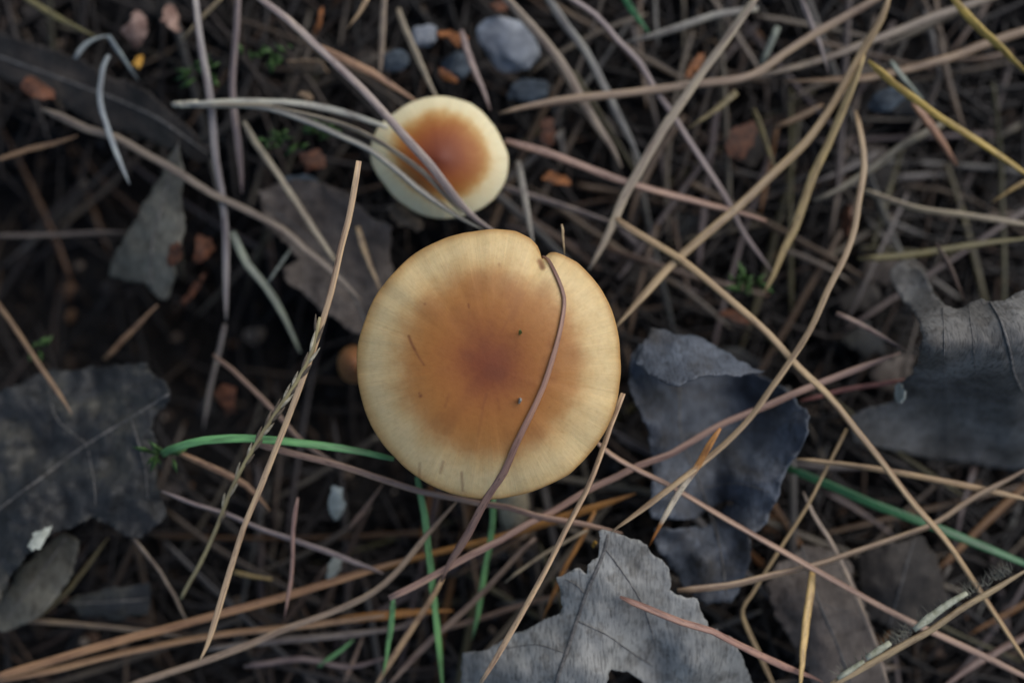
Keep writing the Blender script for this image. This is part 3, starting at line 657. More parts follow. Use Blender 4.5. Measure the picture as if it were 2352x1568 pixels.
N('pinkish needle passing just under the lower edge of the large cap', 'pink', 19, (27, 22), [(585, 1018), (650, 1036), (784, 1070), (884, 1102), (967, 1129), (1051, 1145), (1101, 1155), (1167, 1165), (1251, 1189), (1351, 1205), (1430, 1224)])
N('short hair-thin tan needle tip poking up at the notch of the large cap', 'tan', 8, (31, 30), [(1290, 515), (1294, 545), (1297, 585)])
# green blades
N('pale green grass blade arching out from under the large cap', 'green', 22, [19, 26, 28, 28.5, 28.5, 28, 27], [(372, 1042), (407, 1026), (467, 1011), (567, 1006), (667, 1015), (784, 1029), (905, 1054)], 'grass_strand', 'grass')
N('long green grass blade hanging down from the large cap past three brown needles', 'green', 19, (22, 14), [(958, 1095), (974, 1179), (984, 1262), (991, 1329), (1001, 1412), (1011, 1512), (1018, 1590)], 'grass_strand', 'grass')
N('green grass blade starting below the stem and ending above the grey leaf', 'green', 17, (20, 10), [(1134, 1140), (1131, 1195), (1121, 1272), (1107, 1345), (1097, 1412), (1084, 1468)], 'grass_strand', 'grass')
N('short green grass blade rising to the tip of the pink-tan needle', 'green', 16, (21, 16), [(904, 1368), (897, 1445), (887, 1512), (880, 1550)], 'grass_strand', 'grass')
N('dark green grass blade slanting under the crossing needles beside the slate leaf', 'dgreen', 24, (10, 14), [(1808, 1075), (1901, 1112), (2001, 1155), (2135, 1205), (2235, 1245), (2370, 1300)], 'grass_strand', 'grass')
N('short green blade scrap low in the brown needle pile', 'green', 19, (8, 9), [(733, 1529), (784, 1492), (812, 1468)], 'grass_strand', 'grass')
N('dark green blade scrap beside the pinkish needle behind the pebble', 'dgreen', 24, (4, 6), [(1425, -20), (1450, 22), (1490, 75)], 'grass_strand', 'grass')

# over and near the small mushroom
N('long mauve-grey needle lying over the small mushroom cap', 'mauve', 23, [18, 18.5, 19, 19.5, 20, 20.5, 20.5, 20.5, 20.5, 20, 19, 18], [(580, -15), (660, 45), (720, 100), (784, 160), (834, 207), (884, 263), (951, 337), (991, 383), (1037, 443), (1077, 490), (1117, 520), (1150, 540)]).color = (.33, .27, .24, 1)
fb = empty('needle_bundle', P(402, 240, .013)); tag(fb, 'pale grey pine needle bundle fanning out over the small mushroom', 'needle bundle')
N(None, 'pale', 21, (13, 16), [(430, 239), (480, 235), (560, 232), (650, 235), (720, 243), (784, 258), (860, 282), (890, 293)], 'needle', parent=fb)
N(None, 'grey', 22, [13, 14, 15.5, 18, 19, 19.5, 19.5, 19, 18.5, 17], [(440, 240), (560, 240), (650, 257), (784, 313), (851, 345), (901, 383), (957, 430), (1017, 473), (1067, 507), (1110, 528)], 'needle', parent=fb)
N(None, 'greytan', 15, [13, 14, 15.5, 17.5, 18.7, 19.3, 19.5, 19.5, 19], [(435, 242), (540, 244), (640, 250), (784, 286), (851, 315), (911, 352), (971, 395), (1015, 440), (1060, 490)], 'needle', parent=fb)
N(None, 'pale', 27, (12.5, 13.2), [(396, 241), (420, 240), (455, 238)], 'sheath', parent=fb, tip=(.6, .7))
N('grey upright needle crossing the sheath of the pale bundle', 'grey', 20, (15, 4), [(447, -20), (455, 50), (462, 100), (478, 200), (487, 260), (497, 370), (511, 450), (517, 523), (520, 623), (520, 735)])
N('mauve-grey upright needle passing beneath the pale bundle', 'mauve', 20, (8, 4), [(548, -20), (540, 100), (533, 200), (540, 280), (551, 360), (556, 445)])
N('short thin tan needle leaning on the grey upright needle', 'tan', 12, (13, 5), [(520, -15), (455, 50), (415, 98)])
N('curved whitish needle hanging over the black hollow', 'bluegrey', 15, (8, 11), [(250, 127), (237, 155), (230, 200), (230, 233), (243, 283), (267, 350), (297, 423)])
N('long brown-grey needle slanting from the dark leaf to under both mushrooms', 'greytan', 22, (7, 10), [(95, 250), (150, 273), (200, 297), (267, 317), (333, 353), (417, 400), (483, 443), (567, 483), (650, 528), (700, 573), (750, 612), (830, 690)]).color = (.19, .155, .12, 1)  # base colour lowered to put the left side's shade into it
N('grey-brown needle slanting from the pale bundle onto the brown leaf', 'greytan', 18, (7, 9), [(560, 280), (585, 325), (633, 393), (683, 467), (717, 520), (770, 600)])
N('dark olive needle in the shadowed corner above the bark-like leaf', 'olive', 18, 4, [(50, -10), (130, 40), (220, 85)])
N('blue-grey needle stub between the seed scale and the curved whitish needle', 'bluegrey', 17, (5, 2), [(248, 82), (280, 130), (318, 185)])
N('short pale blue-grey hooked needle beside the bark-like leaf', 'bluegrey', 16, 5, [(172, 135), (190, 108), (215, 90), (246, 82)])
N('brown jointed needle at the edge of the black hollow', 'brown', 13, 2, [(-20, 372), (60, 345), (120, 330), (178, 312)])
N('dim grey-brown needle lying flat across the black hollow', 'brown', 13, -9, [(-20, 541), (100, 540), (210, 535), (300, 533)]).color = (.11, .09, .075, 1)
N('brown needle slanting down onto the charcoal leaf', 'brown', 12, (4, 13), [(-10, 690), (50, 776), (93, 843), (133, 899), (165, 950)])
N('short brown needle scrap above the charcoal leaf', 'brown', 14, (0, 3), [(240, 826), (300, 763), (362, 700)])
N('grey-green forked twig needle beside the brown leaf', 'greygreen', 22, (6, 3), [(533, 533), (567, 606), (610, 656), (650, 723), (690, 810)])
N('thin grey-green needle branching against the forked twig needle', 'greygreen', 12, 7, [(669, 570), (640, 612), (612, 655)])
N('dim grey needle standing in the hollow beside the oval bark chip', 'grey', 13, (-2, -6), [(517, 745), (507, 790), (483, 890), (467, 985)])
N('brown needle slanting over the hollow towards the grass seed head', 'pink', 13, (8, 16), [(490, 816), (533, 849), (600, 913), (650, 966), (700, 1020), (770, 1062)]).color = (.27, .18, .13, 1)
N('tan needle between the two mushrooms meeting the large cap edge', 'tan', 21, 9, [(822, 520), (832, 560), (851, 613), (880, 680)]).color = (.30, .22, .13, 1)
N('orange-tan needle ending behind the small mushroom rim', 'orange', 24, (9, 8), [(700, 95), (784, 135), (851, 167), (917, 207), (960, 235)]).color = (.34, .2, .115, 1)
N('tan needle standing behind the small mushroom near the blue-grey pebble', 'greytan', 20, (8, 4), [(884, -15), (881, 20), (877, 100), (872, 185)])
N('grey-tan needle behind the small mushroom right of the blue-grey pebble', 'greytan', 19, (6, 8), [(915, 20), (927, 60), (957, 127), (984, 187), (1010, 235)])
N('short tan needle at the top between mauve needle and pebbles', 'tan', 13, 9, [(850, -15), (825, 30), (797, 67)])
N('pinkish grey needle between the orange flake and the round pebble', 'pink', 20, (7, 8), [(1060, 70), (1072, 115), (1084, 147), (1107, 200), (1126, 255)]).color = (.27, .2, .175, 1)
N('thick grey-tan needle passing right beside the round pale pebble', 'greytan', 25, (8, 5), [(1150, -15), (1217, 57), (1267, 117), (1307, 173), (1334, 227), (1367, 283), (1401, 333), (1428, 385)])
N('grey needle running parallel to the one beside the pebble', 'grey', 22, (6, 3), [(1250, -15), (1301, 60), (1344, 117), (1384, 190), (1417, 260), (1451, 327), (1475, 380)])
N('long thin mauve needle crossing under the slanting grey needle', 'mauve', 17, [13, 12, 11, 10, 9.5, 9, 9, 9, 8.5, 8, 8], [(1290, -15), (1367, 33), (1417, 90), (1467, 143), (1501, 200), (1534, 247), (1568, 300), (1618, 377), (1661, 443), (1711, 539), (1775, 625)])
N('brown-tan needle running from the small mushroom rim towards the tangle', 'pink', 22, (12, 11), [(1160, 323), (1251, 350), (1351, 387), (1451, 423), (1568, 455), (1668, 480), (1760, 508)])
N('grey needle standing between the two caps', 'grey', 20, (6, 12), [(1190, 370), (1204, 450), (1217, 523), (1226, 575)])
N('grey-mauve needle low between the two caps', 'mauve', 18, 4, [(1150, 428), (1251, 460), (1351, 493), (1430, 520)])

# tangle on the right
N('thick slanting grey-tan needle lying on top of the tangle', 'greytan', 25, (17, 13), [(1747, -20), (1668, 90), (1601, 183), (1568, 232), (1517, 307), (1467, 393), (1434, 450), (1401, 530), (1352, 620)]).color = (.42, .35, .255, 1)
N('brown-tan needle bending from the tangle to behind the small mushroom', 'pink', 22, (12, 9), [(2040, -18), (1935, 43), (1868, 80), (1801, 123), (1751, 160), (1701, 180), (1601, 193), (1451, 213), (1317, 227), (1217, 243), (1146, 262)]).color = (.36, .265, .18, 1)
N('long curved tan needle, yellow above, ending under the large cap', 'tan', 23, [18, 17, 16, 15, 14.5, 14, 14, 14, 15, 16, 17, 19, 21], [(2046, -20), (2025, 43), (1995, 93), (1968, 140), (1935, 200), (1901, 260), (1851, 327), (1785, 390), (1701, 470), (1651, 513), (1544, 606), (1484, 673), (1410, 756)])
N('yellow-tan needle splitting off down towards the slate leaf', 'yellow', 22, (15, 13), [(1980, 128), (1961, 187), (1935, 253), (1901, 333), (1868, 400), (1845, 467), (1826, 523), (1801, 573), (1775, 633), (1755, 672)]).color = (.42, .315, .145, 1)
N('yellow needle slanting through the far right of the tangle', 'yellow', 20, (16, 14), [(2180, -12), (2235, 50), (2285, 97), (2370, 180)])
N('long yellow needle slanting across the short orange-brown sliver', 'yellow', 18, (17, 14), [(1993, 140), (2051, 190), (2118, 240), (2185, 287), (2251, 327), (2301, 360), (2370, 408)])
N('short yellow-tan needle scrap over the black gap', 'yellow', 15, 9, [(2370, 408), (2320, 438), (2278, 465)]).color = (.38, .26, .09, 1)
N('tan-grey needle lying along the edge of the black gap', 'greytan', 17, (7, 9), [(1985, 438), (2101, 477), (2235, 497), (2370, 517)])
N('long bowed pinkish needle curving over the slate leaf to the grey leaf tip', 'pink', 17, [12, 15, 17, 20, 21, 22.5, 24, 25, 25.5, 26, 26, 26.5, 27, 29, 31], [(1965, 255), (1978, 317), (1985, 383), (1971, 467), (1963, 523), (1941, 589), (1901, 666), (1861, 756), (1815, 829), (1768, 896), (1728, 953), (1685, 999), (1635, 1045), (1568, 1099), (1405, 1220)]).color = (.43, .31, .18, 1)
N('long tan needle running diagonally from the large cap to the fringed stem', 'tan', 19, [14, 15, 16.5, 18, 20, 21.5, 23, 23.5, 24, 24, 24.5, 25, 25, 25, 25], [(1415, 500), (1444, 522), (1517, 566), (1568, 599), (1635, 653), (1701, 709), (1768, 769), (1835, 843), (1901, 906), (1968, 989), (2015, 1045), (2101, 1159), (2168, 1235), (2235, 1332), (2375, 1545)])
N('pink-brown needle running from under the large cap beneath the fringed stem', 'pink', 18, [27, 26, 25, 24.5, 24, 24, 24, 23.5, 23, 22.5, 22, 21], [(1371, 1016), (1401, 1042), (1451, 1072), (1534, 1112), (1568, 1132), (1668, 1192), (1768, 1249), (1868, 1305), (1968, 1362), (2035, 1399), (2201, 1479), (2375, 1562)])
N('brown-tan needle curving up under the diagonal tan needle', 'tan', 21, [24, 23.5, 22.5, 21.5, 21, 20.5, 20, 20, 20], [(1556, 1356), (1668, 1345), (1768, 1322), (1868, 1299), (1968, 1265), (2068, 1232), (2151, 1199), (2235, 1145), (2375, 1068)]).color = (.36, .26, .17, 1)
N('tan needle lying nearly level above the dark green blade', 'tan', 17, (20, 18), [(1830, 1054), (1968, 1070), (2101, 1092), (2235, 1119), (2375, 1149)])
N('kinked tan needle beside the torn grey leaf', 'tan', 14, [15, 16, 18, 19, 19, 19, 19, 18, 15, 13], [(1945, 985), (1915, 1045), (1885, 1102), (1851, 1169), (1801, 1245), (1768, 1299), (1728, 1362), (1705, 1399), (1718, 1445), (1785, 1590)])
N('thin grey-tan needle crossing the broad grey-brown leaf', 'greytan', 13, (17, 19), [(1845, 1129), (1868, 1179), (1901, 1232), (1935, 1295), (1958, 1345), (1975, 1389), (2008, 1472), (2045, 1585)])
N('thick golden yellow needle standing on the broad grey-brown leaf', 'yellow', 22, (21, 29), [(1866, 1310), (1861, 1362), (1851, 1429), (1845, 1495), (1836, 1590)]).color = (.60, .41, .16, 1)
N('reddish needle lying on the torn grey leaf', 'red', 20, [32, 32.5, 33, 32, 30, 27, 25], [(1424, 1370), (1484, 1395), (1568, 1429), (1635, 1449), (1701, 1482), (1801, 1529), (1890, 1565)]).color = (.34, .195, .145, 1)
b3 = N('bicoloured needle with cream middle and orange ends over the slate leaf', 'cream', 17, [29, 29, 28.5, 28, 27, 26], [(1655, 983), (1628, 1023), (1601, 1072), (1568, 1118), (1517, 1203), (1491, 1254)])
m2 = M_NEEDLE.copy(); m2.name = 'bicolour_needle'; n2 = m2.node_tree; oi = [x for x in n2.nodes if x.type == 'OBJECT_INFO'][0]
rr = ramp(n2.nodes, [(0.0, (.45, .2, .05)), (.3, (.5, .24, .07)), (.42, (.66, .57, .42)), (.78, (.66, .57, .42)), (.82, (.40, .17, .04)), (1.0, (.36, .13, .03))])
n2.links.new(attr(n2.nodes, 't').outputs['Fac'], rr.inputs[0])
for lk in list(oi.outputs['Color'].links): n2.links.new(rr.outputs[0], lk.to_socket)
b3.data.materials[0] = m2
N('thin mauve needle dropping into the crossing of three tan needles', 'mauve', 15, 11, [(1835, -15), (1861, 50), (1885, 107), (1904, 170)])
N('thick brown-grey needle under the yellow-topped curved needle', 'greytan', 23, 8, [(2370, -40), (2201, 20), (2135, 43), (2068, 70), (1985, 100), (1901, 133), (1801, 160), (1700, 185)]).color = (.25, .2, .15, 1)
N('thick brown needle lying level through the tangle', 'brown', 24, 6, [(2370, 66), (2268, 100), (2168, 137), (2068, 163), (1990, 180), (1918, 184), (1801, 187)]).color = (.28, .19, .115, 1)
N('short broad orange-brown sliver under the long yellow needle', 'orange', 30, (11, 7), [(2098, 235), (2151, 307), (2197, 380)]).color = (.36, .20, .12, 1)
N('short pale grey-green stub beside the long yellow needle', 'greygreen', 25, 9, [(2046, 140), (2075, 180), (2118, 230)])
N('dull olive-grey needle rising to the orange-brown sliver', 'olive', 22, 5, [(2165, 285), (2068, 337), (2018, 377), (1935, 430), (1868, 462)]).color = (.2, .18, .13, 1)
N('brown needle stub crossing behind the yellow-tan needle', 'brown', 22, 6, [(1890, 240), (1840, 268), (1780, 292)])
N('olive-tan needle stub left of the thick slanting needle crossing', 'olive', 20, 8, [(1692, 212), (1640, 255), (1580, 296)]).color = (.27, .22, .11, 1)
N('grey-green needle stub high in the tangle', 'greygreen', 23, 5, [(1787, 62), (1768, 105), (1750, 148)])
N('olive-brown thin needle under the brown-tan bend', 'olive', 15, 4, [(1730, 250), (1750, 300), (1770, 360), (1785, 395)])
N('grey needle crossing beneath the mauve needle near the dark green scrap', 'grey', 20, 5, [(1740, 20), (1640, 35), (1568, 60), (1500, 82), (1425, 100)])
N('short brown needle pointing at the torn end of the rolled leaf', 'pink', 15, (17, 20), [(1921, 719), (1970, 742), (2018, 769), (2083, 805)]).color = (.24, .17, .135, 1)
N('dark red needle under the pink-tan needle beside the rolled leaf', 'red', 14, 13, [(2090, 872), (1990, 886), (1935, 896), (1838, 921)])
N('dim olive needle lying behind the torn end of the rolled leaf', 'olive', 19, (6, 10), [(1970, 594), (2050, 590), (2135, 579), (2240, 562), (2370, 545)])
N('reddish thin needle above the rolled leaf', 'dark', 14, 12, [(2150, 560), (2185, 620), (2215, 690)])
N('brown needle scrap crossing under the fringed stem', 'brown', 18, (12, 16), [(2380, 1445), (2300, 1490), (2230, 1530), (2150, 1590)]).color = (.2, .13, .105, 1)
N('thin orange needle standing beside the golden tan needle', 'orange', 13, (16, 19), [(1367, 1172), (1334, 1239), (1297, 1305), (1277, 1352), (1245, 1422)])

# pile at the front left
N('thick orange-brown needle leading the pile below the pinkish upright one', 'orange', 22, (15, 13), [(-20, 1556), (100, 1522), (233, 1482), (333, 1455), (433, 1429), (567, 1392), (667, 1365), (784, 1329), (861, 1305), (951, 1278)]).color = (.33, .19, .10, 1)
N('brown needle lying alongside the thick orange-brown one', 'brown', 20, (14, 12), [(-10, 1562), (133, 1535), (267, 1502), (400, 1475), (533, 1452), (667, 1439), (784, 1425), (884, 1412)]).color = (.30, .19, .11, 1)
N('tan needle sweeping up from the pile to the large cap', 'greytan', 18, [17, 17.5, 18, 18.5, 19, 19.5, 20, 21], [(290, 1575), (433, 1529), (567, 1482), (667, 1439), (784, 1396), (884, 1339), (984, 1225), (1050, 1150)]).color = (.33, .245, .17, 1)
N('grey needle lying low in the pile', 'grey', 19, 10, [(470, 1491), (600, 1475), (784, 1458), (920, 1440)]).color = (.2, .17, .145, 1)
N('orange broad needle low behind the pink-tan needle', 'orange', 25, (12, 14), [(770, 1333), (884, 1302), (1017, 1265), (1117, 1242), (1217, 1212), (1351, 1169), (1460, 1133)])
N('orange broad needle low under the tan sweeping needle', 'orange', 23, 9, [(775, 1424), (884, 1412), (984, 1404), (1040, 1402)])
N('grey-mauve needle passing under the pale tan straight needle', 'mauve', 17, (19, 14), [(372, 1128), (450, 1159), (517, 1179), (600, 1215), (683, 1242), (784, 1279), (880, 1316)])
N('brown-orange needle beside the charcoal leaf passing under the seed head', 'brown', 18, (17, 14), [(410, 1040), (483, 1072), (567, 1115), (620, 1172)]).color = (.31, .185, .105, 1)
N('short pinkish upright needle over the pile', 'pink', 12, (22, 18), [(684, 1142), (673, 1212), (670, 1312), (653, 1418)])
N('dark brown needle lying flat at the foot of the pile', 'dark', 14, 6, [(-20, 1418), (167, 1432), (333, 1449), (420, 1462)]).color = (.17, .13, .09, 1)
N('grey-brown needle slanting down from the charcoal leaf', 'greytan', 13, (13, 9), [(300, 1228), (367, 1312), (400, 1369), (432, 1432)]).color = (.24, .195, .15, 1)
N('dark olive needle crossing under the tip of the charcoal leaf', 'olive', 13, (5, 9), [(90, 1415), (160, 1350), (250, 1232)]).color = (.12, .1, .05, 1)
N('short straw-yellow needle scrap beside the pale tan straight needle', 'yellow', 17, 8, [(535, 1312), (575, 1322), (625, 1330)]).color = (.3, .22, .09, 1)
N('tan needle running down from the cap-crossing needle foot', 'tan', 17, (19, 13), [(1017, 1328), (984, 1385), (944, 1445), (901, 1512), (855, 1585)])
N('brown-grey needle slanting past the grey leaf to the frame foot', 'pink', 17, (15, 11), [(1230, 1236), (1184, 1279), (1117, 1352), (1051, 1415), (984, 1475), (885, 1580)]).color = (.235, .17, .13, 1)
N('thin grey-tan needle pointing at the golden tan needle', 'greytan', 11, 18, [(1160, 1337), (1217, 1292), (1284, 1252), (1350, 1216)])
N('dark brown needle running under the torn grey leaf lobe', 'brown', 15, 9, [(1000, 1450), (1100, 1420), (1190, 1392), (1290, 1362)]).color = (.17, .115, .085, 1)
N('grey-brown needle low under the green hanging blade', 'greytan', 15, 8, [(775, 1464), (850, 1450), (925, 1437), (1000, 1400)]).color = (.17, .14, .12, 1)
N('dark brown needle rising below the pale grey-green husk', 'brown', 14, 12, [(800, 1215), (840, 1165), (880, 1110)]).color = (.18, .12, .085, 1)
N('brown needle low beside the short green blade', 'brown', 14, 8, [(790, 1568), (815, 1510), (836, 1455)]).color = (.18, .125, .09, 1)
N('mauve needle crossing low below the short green blade scrap', 'mauve', 15, 8, [(560, 1530), (700, 1512), (800, 1530), (900, 1505)]).color = (.16, .125, .12, 1)

# ------------------------------------------------------------------ grass seed head and fringed stem
sh = empty('grass_seed_head', P(417, 1372, .016)); tag(sh, 'dry grass seed head with dark and cream spikelets beside the straight pale needle', 'seed head')
sp_pts = [(735, 728), (717, 806), (683, 873), (650, 923), (617, 973), (573, 1045), (533, 1119), (507, 1185), (483, 1245), (450, 1312), (415, 1374)]
zst = [35, 34.5, 33.5, 32.5, 31.5, 30, 27.5, 25, 22.5, 19.5, 16]
pp = spline([P(u, v, z / 1000) for (u, v), z in zip(sp_pts, zst)], .0015)
v, f, a = tube(pp, .00034, groove=.1, tip=(.6, .8)); o = obj('stalk', v, f, M_NEEDLE, None, a, color=(.36, .31, .16)); adopt(o, sh)
M_SPIKE = plain_material('spikelet_husk', (0.10, 0.075, 0.05), (0.62, 0.54, 0.38), 620, .5, .4, .5)
M_SPIKE_D = plain_material('spikelet_dark_husk', (0.05, 0.036, 0.026), (0.20, 0.15, 0.10), 620, .5, .4, .5)
L = [0]
for a_, b_ in zip(pp, pp[1:]): L.append(L[-1] + (b_ - a_).length)
def at_len(s):
    for i in range(len(pp) - 1):
        if L[i + 1] >= s: t = (s - L[i]) / (L[i + 1] - L[i]); return pp[i].lerp(pp[i + 1], t), (pp[i + 1] - pp[i]).normalized()
    return pp[-1], (pp[-1] - pp[-2]).normalized()
def spikelet(s, side, ln, wd, awn=True):
    c, tg = at_len(s); sd = tg.cross(Vector((0, 0, 1))).normalized()
    ax_ = (-tg + sd * side * .16 + Vector((0, 0, .05))).normalized(); sx = ax_.cross(Vector((0, 0, 1))).normalized(); uz = sx.cross(ax_)
    base = c + sd * side * .00018; V, F = [], []; n, m = 8, 9
    for i in range(m):
        t = i / (m - 1); r = wd * math.sin(math.pi * min(1, t * .93 + .05)) ** .8 * (1 - .25 * t)
        for k in range(n):
            an = 2 * math.pi * k / n; cr = .72 if math.cos(an) * side > .6 else 1
            V.append(base + ax_ * ln * t + sx * math.cos(an) * r * cr + uz * math.sin(an) * r * .7)
    for i in range(m - 1):
        for k in range(n): F.append((i * n + k, i * n + (k + 1) % n, (i + 1) * n + (k + 1) % n, (i + 1) * n + k))
    F.append(tuple(range(n))[::-1]); F.append(tuple((m - 1) * n + k for k in range(n)))
    adopt(obj('spikelet', V, F, M_SPIKE if random.random() < .6 else M_SPIKE_D), sh)
s = .0008; side = 1; k = 0
while s < L[-1] * .66:
    spikelet(s + .0022, side, random.uniform(.0030, .0040), random.uniform(.00030, .00042) * (1 if s < L[-1] * .42 else .85)); side = -side
    s += random.uniform(.0013, .0018) if s < L[-1] * .42 else random.uniform(.0028, .0045); k += 1

fsr = empty('fringed_stem', P(1915, 1568, .026)); tag(fsr, 'dry tan stem with pale flaking sheath and fringe of hairs', 'stem')
fp = [(1895, 1580), (2001, 1522), (2068, 1485), (2135, 1449), (2201, 1402), (2268, 1362), (2375, 1300)]
fpp = spline([P(u, v, .0285) for u, v in fp], .002)
v, f, a = tube(fpp, .00062, groove=.2); adopt(obj('stalk', v, f, M_NEEDLE, None, a, color=(.40, .30, .17)), fsr)
M_SHEATH = plain_material('pale_sheath', (0.22, 0.22, 0.14), (0.50, 0.50, 0.38), 800, .6, .4, .5)
def strip(pts, w, z, mat, name):
    c = spline([P(u, v, z / 1000) for u, v in pts], .0012); V, F = [], []
    for i, p in enumerate(c):
        tg = (c[min(i + 1, len(c) - 1)] - c[max(i - 1, 0)]).normalized(); sd = tg.cross(Vector((0, 0, 1))).normalized(); e = (.35 + .65 * math.sin(math.pi * (i + .5) / len(c)) ** .5) * (1 + .35 * mnoise.noise((i * .7, w, z)))
        for q, hz in ((-1, -.3), (-.4, .25), (.4, .25), (1, -.3)): V.append(p + sd * q * w * e * px(z / 1000) * .5 + Vector((0, 0, hz * .0006)))
    for i in range(len(c) - 1):
        for q in range(3): F.append((i * 4 + q, i * 4 + q + 1, i * 4 + q + 5, i * 4 + q + 4))
    o = obj(name, V, F, mat); md = o.modifiers.new('thickness', 'SOLIDIFY'); md.thickness = .00015
    return adopt(o, fsr)
strip([(2100, 1447), (2135, 1420), (2180, 1387), (2222, 1362)], 20, 29.5, M_SHEATH, 'sheath')
strip([(1990, 1512), (2020, 1493), (2046, 1476)], 18, 29.5, M_SHEATH, 'sheath')
strip([(1925, 1558), (1960, 1535), (1985, 1518)], 13, 29.2, M_SHEATH, 'sheath')
M_HAIR = plain_material('sheath_hair', (0.10, 0.095, 0.07), (0.24, 0.23, 0.18), 900, .7, .3, .2)
hv, hf = [], []
for (a0, b0, cnt) in (((2030, 1490), (2105, 1445), 46), ((2215, 1372), (2330, 1305), 60), ((2110, 1440), (2220, 1365), 26), ((1930, 1550), (2030, 1490), 22)):
    for i in range(cnt):
        t = random.random(); u, vv = a0[0] + (b0[0] - a0[0]) * t, a0[1] + (b0[1] - a0[1]) * t
        p = P(u + random.uniform(-5, 5), vv + random.uniform(-4, 6), .0285); ang = random.gauss(2.0, .45); ln = random.uniform(.0012, .0034)
        d = Vector((math.cos(ang) * ln, math.sin(ang) * ln, random.uniform(-.0006, .0012))); sd = Vector((-d.y, d.x, 0)).normalized() * .00009
        b = len(hv); hv += [p - sd, p + sd, p + d, p + Vector((0, 0, .00012))]; hf += [(b, b + 1, b + 2), (b, b + 2, b + 3), (b + 1, b + 3, b + 2)]
adopt(obj('hairs', hv, hf, M_HAIR, smooth=False), fsr)

# ------------------------------------------------------------------ needles buried low in the litter
LM = [((400, 100), 'behind the pale needle bundle'), ((150, 250), 'by the long bark-like leaf'), ((330, 560), 'by the olive leaf strip'), ((740, 600), 'by the brown leaf between the mushrooms'), ((180, 1000), 'by the charcoal leaf'), ((500, 900), 'in the dark hollow by the oval bark chip'),
      ((1010, 100), 'among the pebbles behind the small mushroom'), ((1250, 380), 'between the two mushrooms'), ((1550, 150), 'below the thick slanting needle'), ((1900, 150), 'below the crossing of the yellow-topped needle'), ((2200, 250), 'below the long yellow needle'), ((1750, 400), 'below the curved tan needle'), ((2150, 520), 'at the black gap above the rolled leaf'),
      ((1640, 620), 'above the slate leaf'), ((1900, 760), 'between the slate leaf and rolled leaf'), ((2150, 950), 'by the rolled leaf'), ((1600, 1050), 'under the slate leaf'), ((1950, 1150), 'by the dark green grass'), ((1900, 1450), 'by the broad grey-brown leaf'), ((2250, 1450), 'by the fringed stem'),
      ((1250, 1300), 'beside the torn grey leaf'), ((1000, 1300), 'below the large mushroom'), ((750, 1200), 'by the pale husks'), ((500, 1300), 'by the foot of the seed head'), ((700, 1480), 'under the orange-brown needle pile'), ((250, 1450), 'below the charcoal leaf scrap')]
def near(u, v): return min(LM, key=lambda t: math.dist(t[0], (u, v)))[1]
CN = dict(brown='brown', dark='blackish', greytan='grey-tan', mauve='mauve', orange='orange', grey='grey', olive='olive')
regions = [((1150, 2352), (0, 720), 90), ((550, 1400), (1050, 1568), 46), ((1400, 2352), (900, 1568), 40), ((0, 900), (0, 520), 24), ((0, 800), (520, 1500), 12)]
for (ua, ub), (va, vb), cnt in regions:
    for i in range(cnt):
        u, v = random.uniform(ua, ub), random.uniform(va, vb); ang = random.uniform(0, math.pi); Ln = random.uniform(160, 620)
        du, dv = math.cos(ang) * Ln / 2, math.sin(ang) * Ln / 2; bow = random.gauss(0, .022) * Ln
        pts = [(u - du, v - dv), (u - du * .4 - dv / Ln * bow * 2, v - dv * .4 + du / Ln * bow * 2), (u + du * .4 - dv / Ln * bow * 2, v + dv * .4 + du / Ln * bow * 2), (u + du, v + dv)]
        lift = random.uniform(1.2, 12)
        zs = [ter_px(*p) * 1000 for p in pts]; zm = [(z + sum(zs) / 4) / 2 + lift + random.uniform(-.6, .6) for z in zs]
        col = random.choices(['brown', 'dark', 'greytan', 'mauve', 'orange', 'grey', 'olive'], [4, 3, 4, 3, 1.3, 3, 1.5])[0]
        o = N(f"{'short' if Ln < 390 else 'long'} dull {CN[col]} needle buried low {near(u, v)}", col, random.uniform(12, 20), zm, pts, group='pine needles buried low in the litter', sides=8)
        k = .46 if u > 900 else .2; o.color = tuple(c * k for c in o.color[:3]) + (1,)  # needles on the left coloured darker, painting in the shade there

for i in range(34):
    u, v = random.uniform(0, 2352), random.uniform(0, 1568)
    if 830 < u < 1420 and 540 < v < 1140: continue
    ol = [(u + math.cos(a) * random.uniform(25, 75), v + math.sin(a) * random.uniform(20, 60)) for a in np.linspace(0, 5.6, 8)]; z = ter_px(u, v) * 1000 + random.uniform(1, 4)
    V, F = sheet(rough_outline(ol, 7, .08), tps([(u - 60, v, z + random.uniform(-2, 2)), (u + 60, v, z + random.uniform(-2, 2)), (u, v - 60, z + random.uniform(-2, 2)), (u, v + 60, z), (u, v, z + 1)]), 12, 1.0, i)
    c = sum(V, Vector()) / len(V); o = obj('leaf_scrap', [q - c for q in V], F, random.choice([M_LUMBER, M_LUMBER, M_LDARK, M_LBROWN])); o.location = c
    md = o.modifiers.new('thickness', 'SOLIDIFY'); md.thickness = .00025; tag(o, 'small dark leaf scrap lying low ' + near(u, v), 'leaf scrap', 'leaf scraps low in the litter')

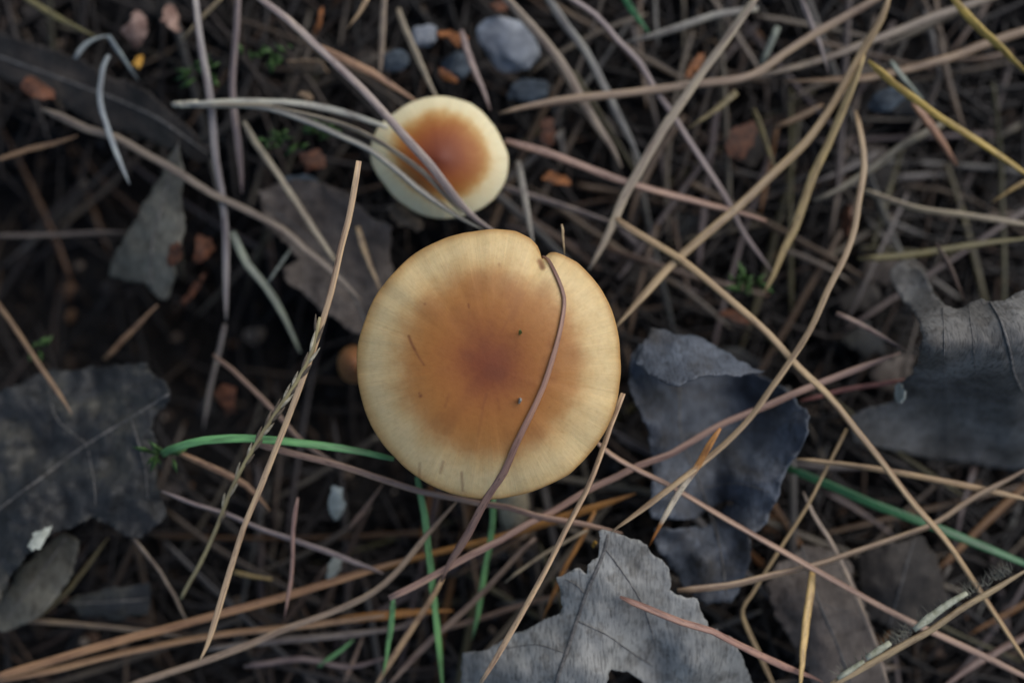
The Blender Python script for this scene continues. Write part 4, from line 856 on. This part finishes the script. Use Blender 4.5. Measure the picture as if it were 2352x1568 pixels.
# ------------------------------------------------------------------ countless: litter mat and soil crumbs
def litter(n, name, label):
    V, F, R = [], [], []
    for i in range(n):
        if i < n * .42: x, y = random.uniform(-.13, .13), random.uniform(-.09, .09)
        else: r = .10 + .4 * random.random() ** .8; a = random.uniform(0, 6.283); x, y = r * math.cos(a), r * math.sin(a)
        ang = random.uniform(0, 6.283); ln = random.uniform(.006, .055); rad = random.uniform(.00028, .0006); bow = random.gauss(0, .06) * ln
        dx, dy = math.cos(ang), math.sin(ang); zz = terrain(x, y)
        if zz < -.0235 and random.random() < .75: continue
        lift = random.uniform(.0002, .0035) if abs(x) < .13 and abs(y) < .09 else random.uniform(.0005, .009); tl = random.gauss(0, .06); b = len(V); q = random.random(); m, k = 6, 5
        for s in range(m):
            t = s / (m - 1) - .5; o = bow * (1 - 4 * t * t); cx, cy = x + dx * ln * t - dy * o, y + dy * ln * t + dx * o; cz = zz + lift + tl * ln * t; e = 1 if 0 < s < m - 1 else .4
            for j in range(k):
                an = 6.283 * j / k; V.append((cx - dy * math.cos(an) * rad * e, cy + dx * math.cos(an) * rad * e, cz + math.sin(an) * rad * .8 * e)); R.append(q)
        for s in range(m - 1):
            for j in range(k): F.append((b + s * k + j, b + s * k + (j + 1) % k, b + (s + 1) * k + (j + 1) % k, b + (s + 1) * k + j))
    return tag(obj(name, V, F, M_LITTER, None, {'rnd': R}), label, 'litter', kind='stuff')
litter(4600, 'needle_litter', 'matted brown needle fragments covering the soil')

def crumbs(n):
    bm = bmesh.new(); bmesh.ops.create_icosphere(bm, subdivisions=1, radius=1.0); bv = [v.co.copy() for v in bm.verts]; bf = [tuple(v.index for v in f.verts) for f in bm.faces]; bm.free()
    V, F, R = [], [], []
    for i in range(n):
        if i < n * .6: x, y = random.uniform(-.13, .13), random.uniform(-.09, .09)
        else: r = .10 + .35 * random.random() ** .8; a = random.uniform(0, 6.283); x, y = r * math.cos(a), r * math.sin(a)
        s = .0004 * math.exp(random.gauss(.5, .6)); s = min(s, .0028); z = terrain(x, y) + s * .3; b = len(V); q = random.random(); st = [random.uniform(.6, 1.5) for _ in range(3)]; ca, sa = math.cos(i), math.sin(i)
        for w in bv:
            k = s * random.uniform(.75, 1.2); X, Y, Z = w.x * st[0] * k, w.y * st[1] * k, w.z * st[2] * k * .8
            V.append((x + X * ca - Y * sa, y + X * sa + Y * ca, z + Z)); R.append(q)
        F += [tuple(b + j for j in f) for f in bf]
    return tag(obj('soil_crumbs', V, F, M_CRUMB, None, {'rnd': R}, smooth=False), 'dark crumbs of soil and bark dust on the ground', 'soil', kind='stuff')
crumbs(9000)
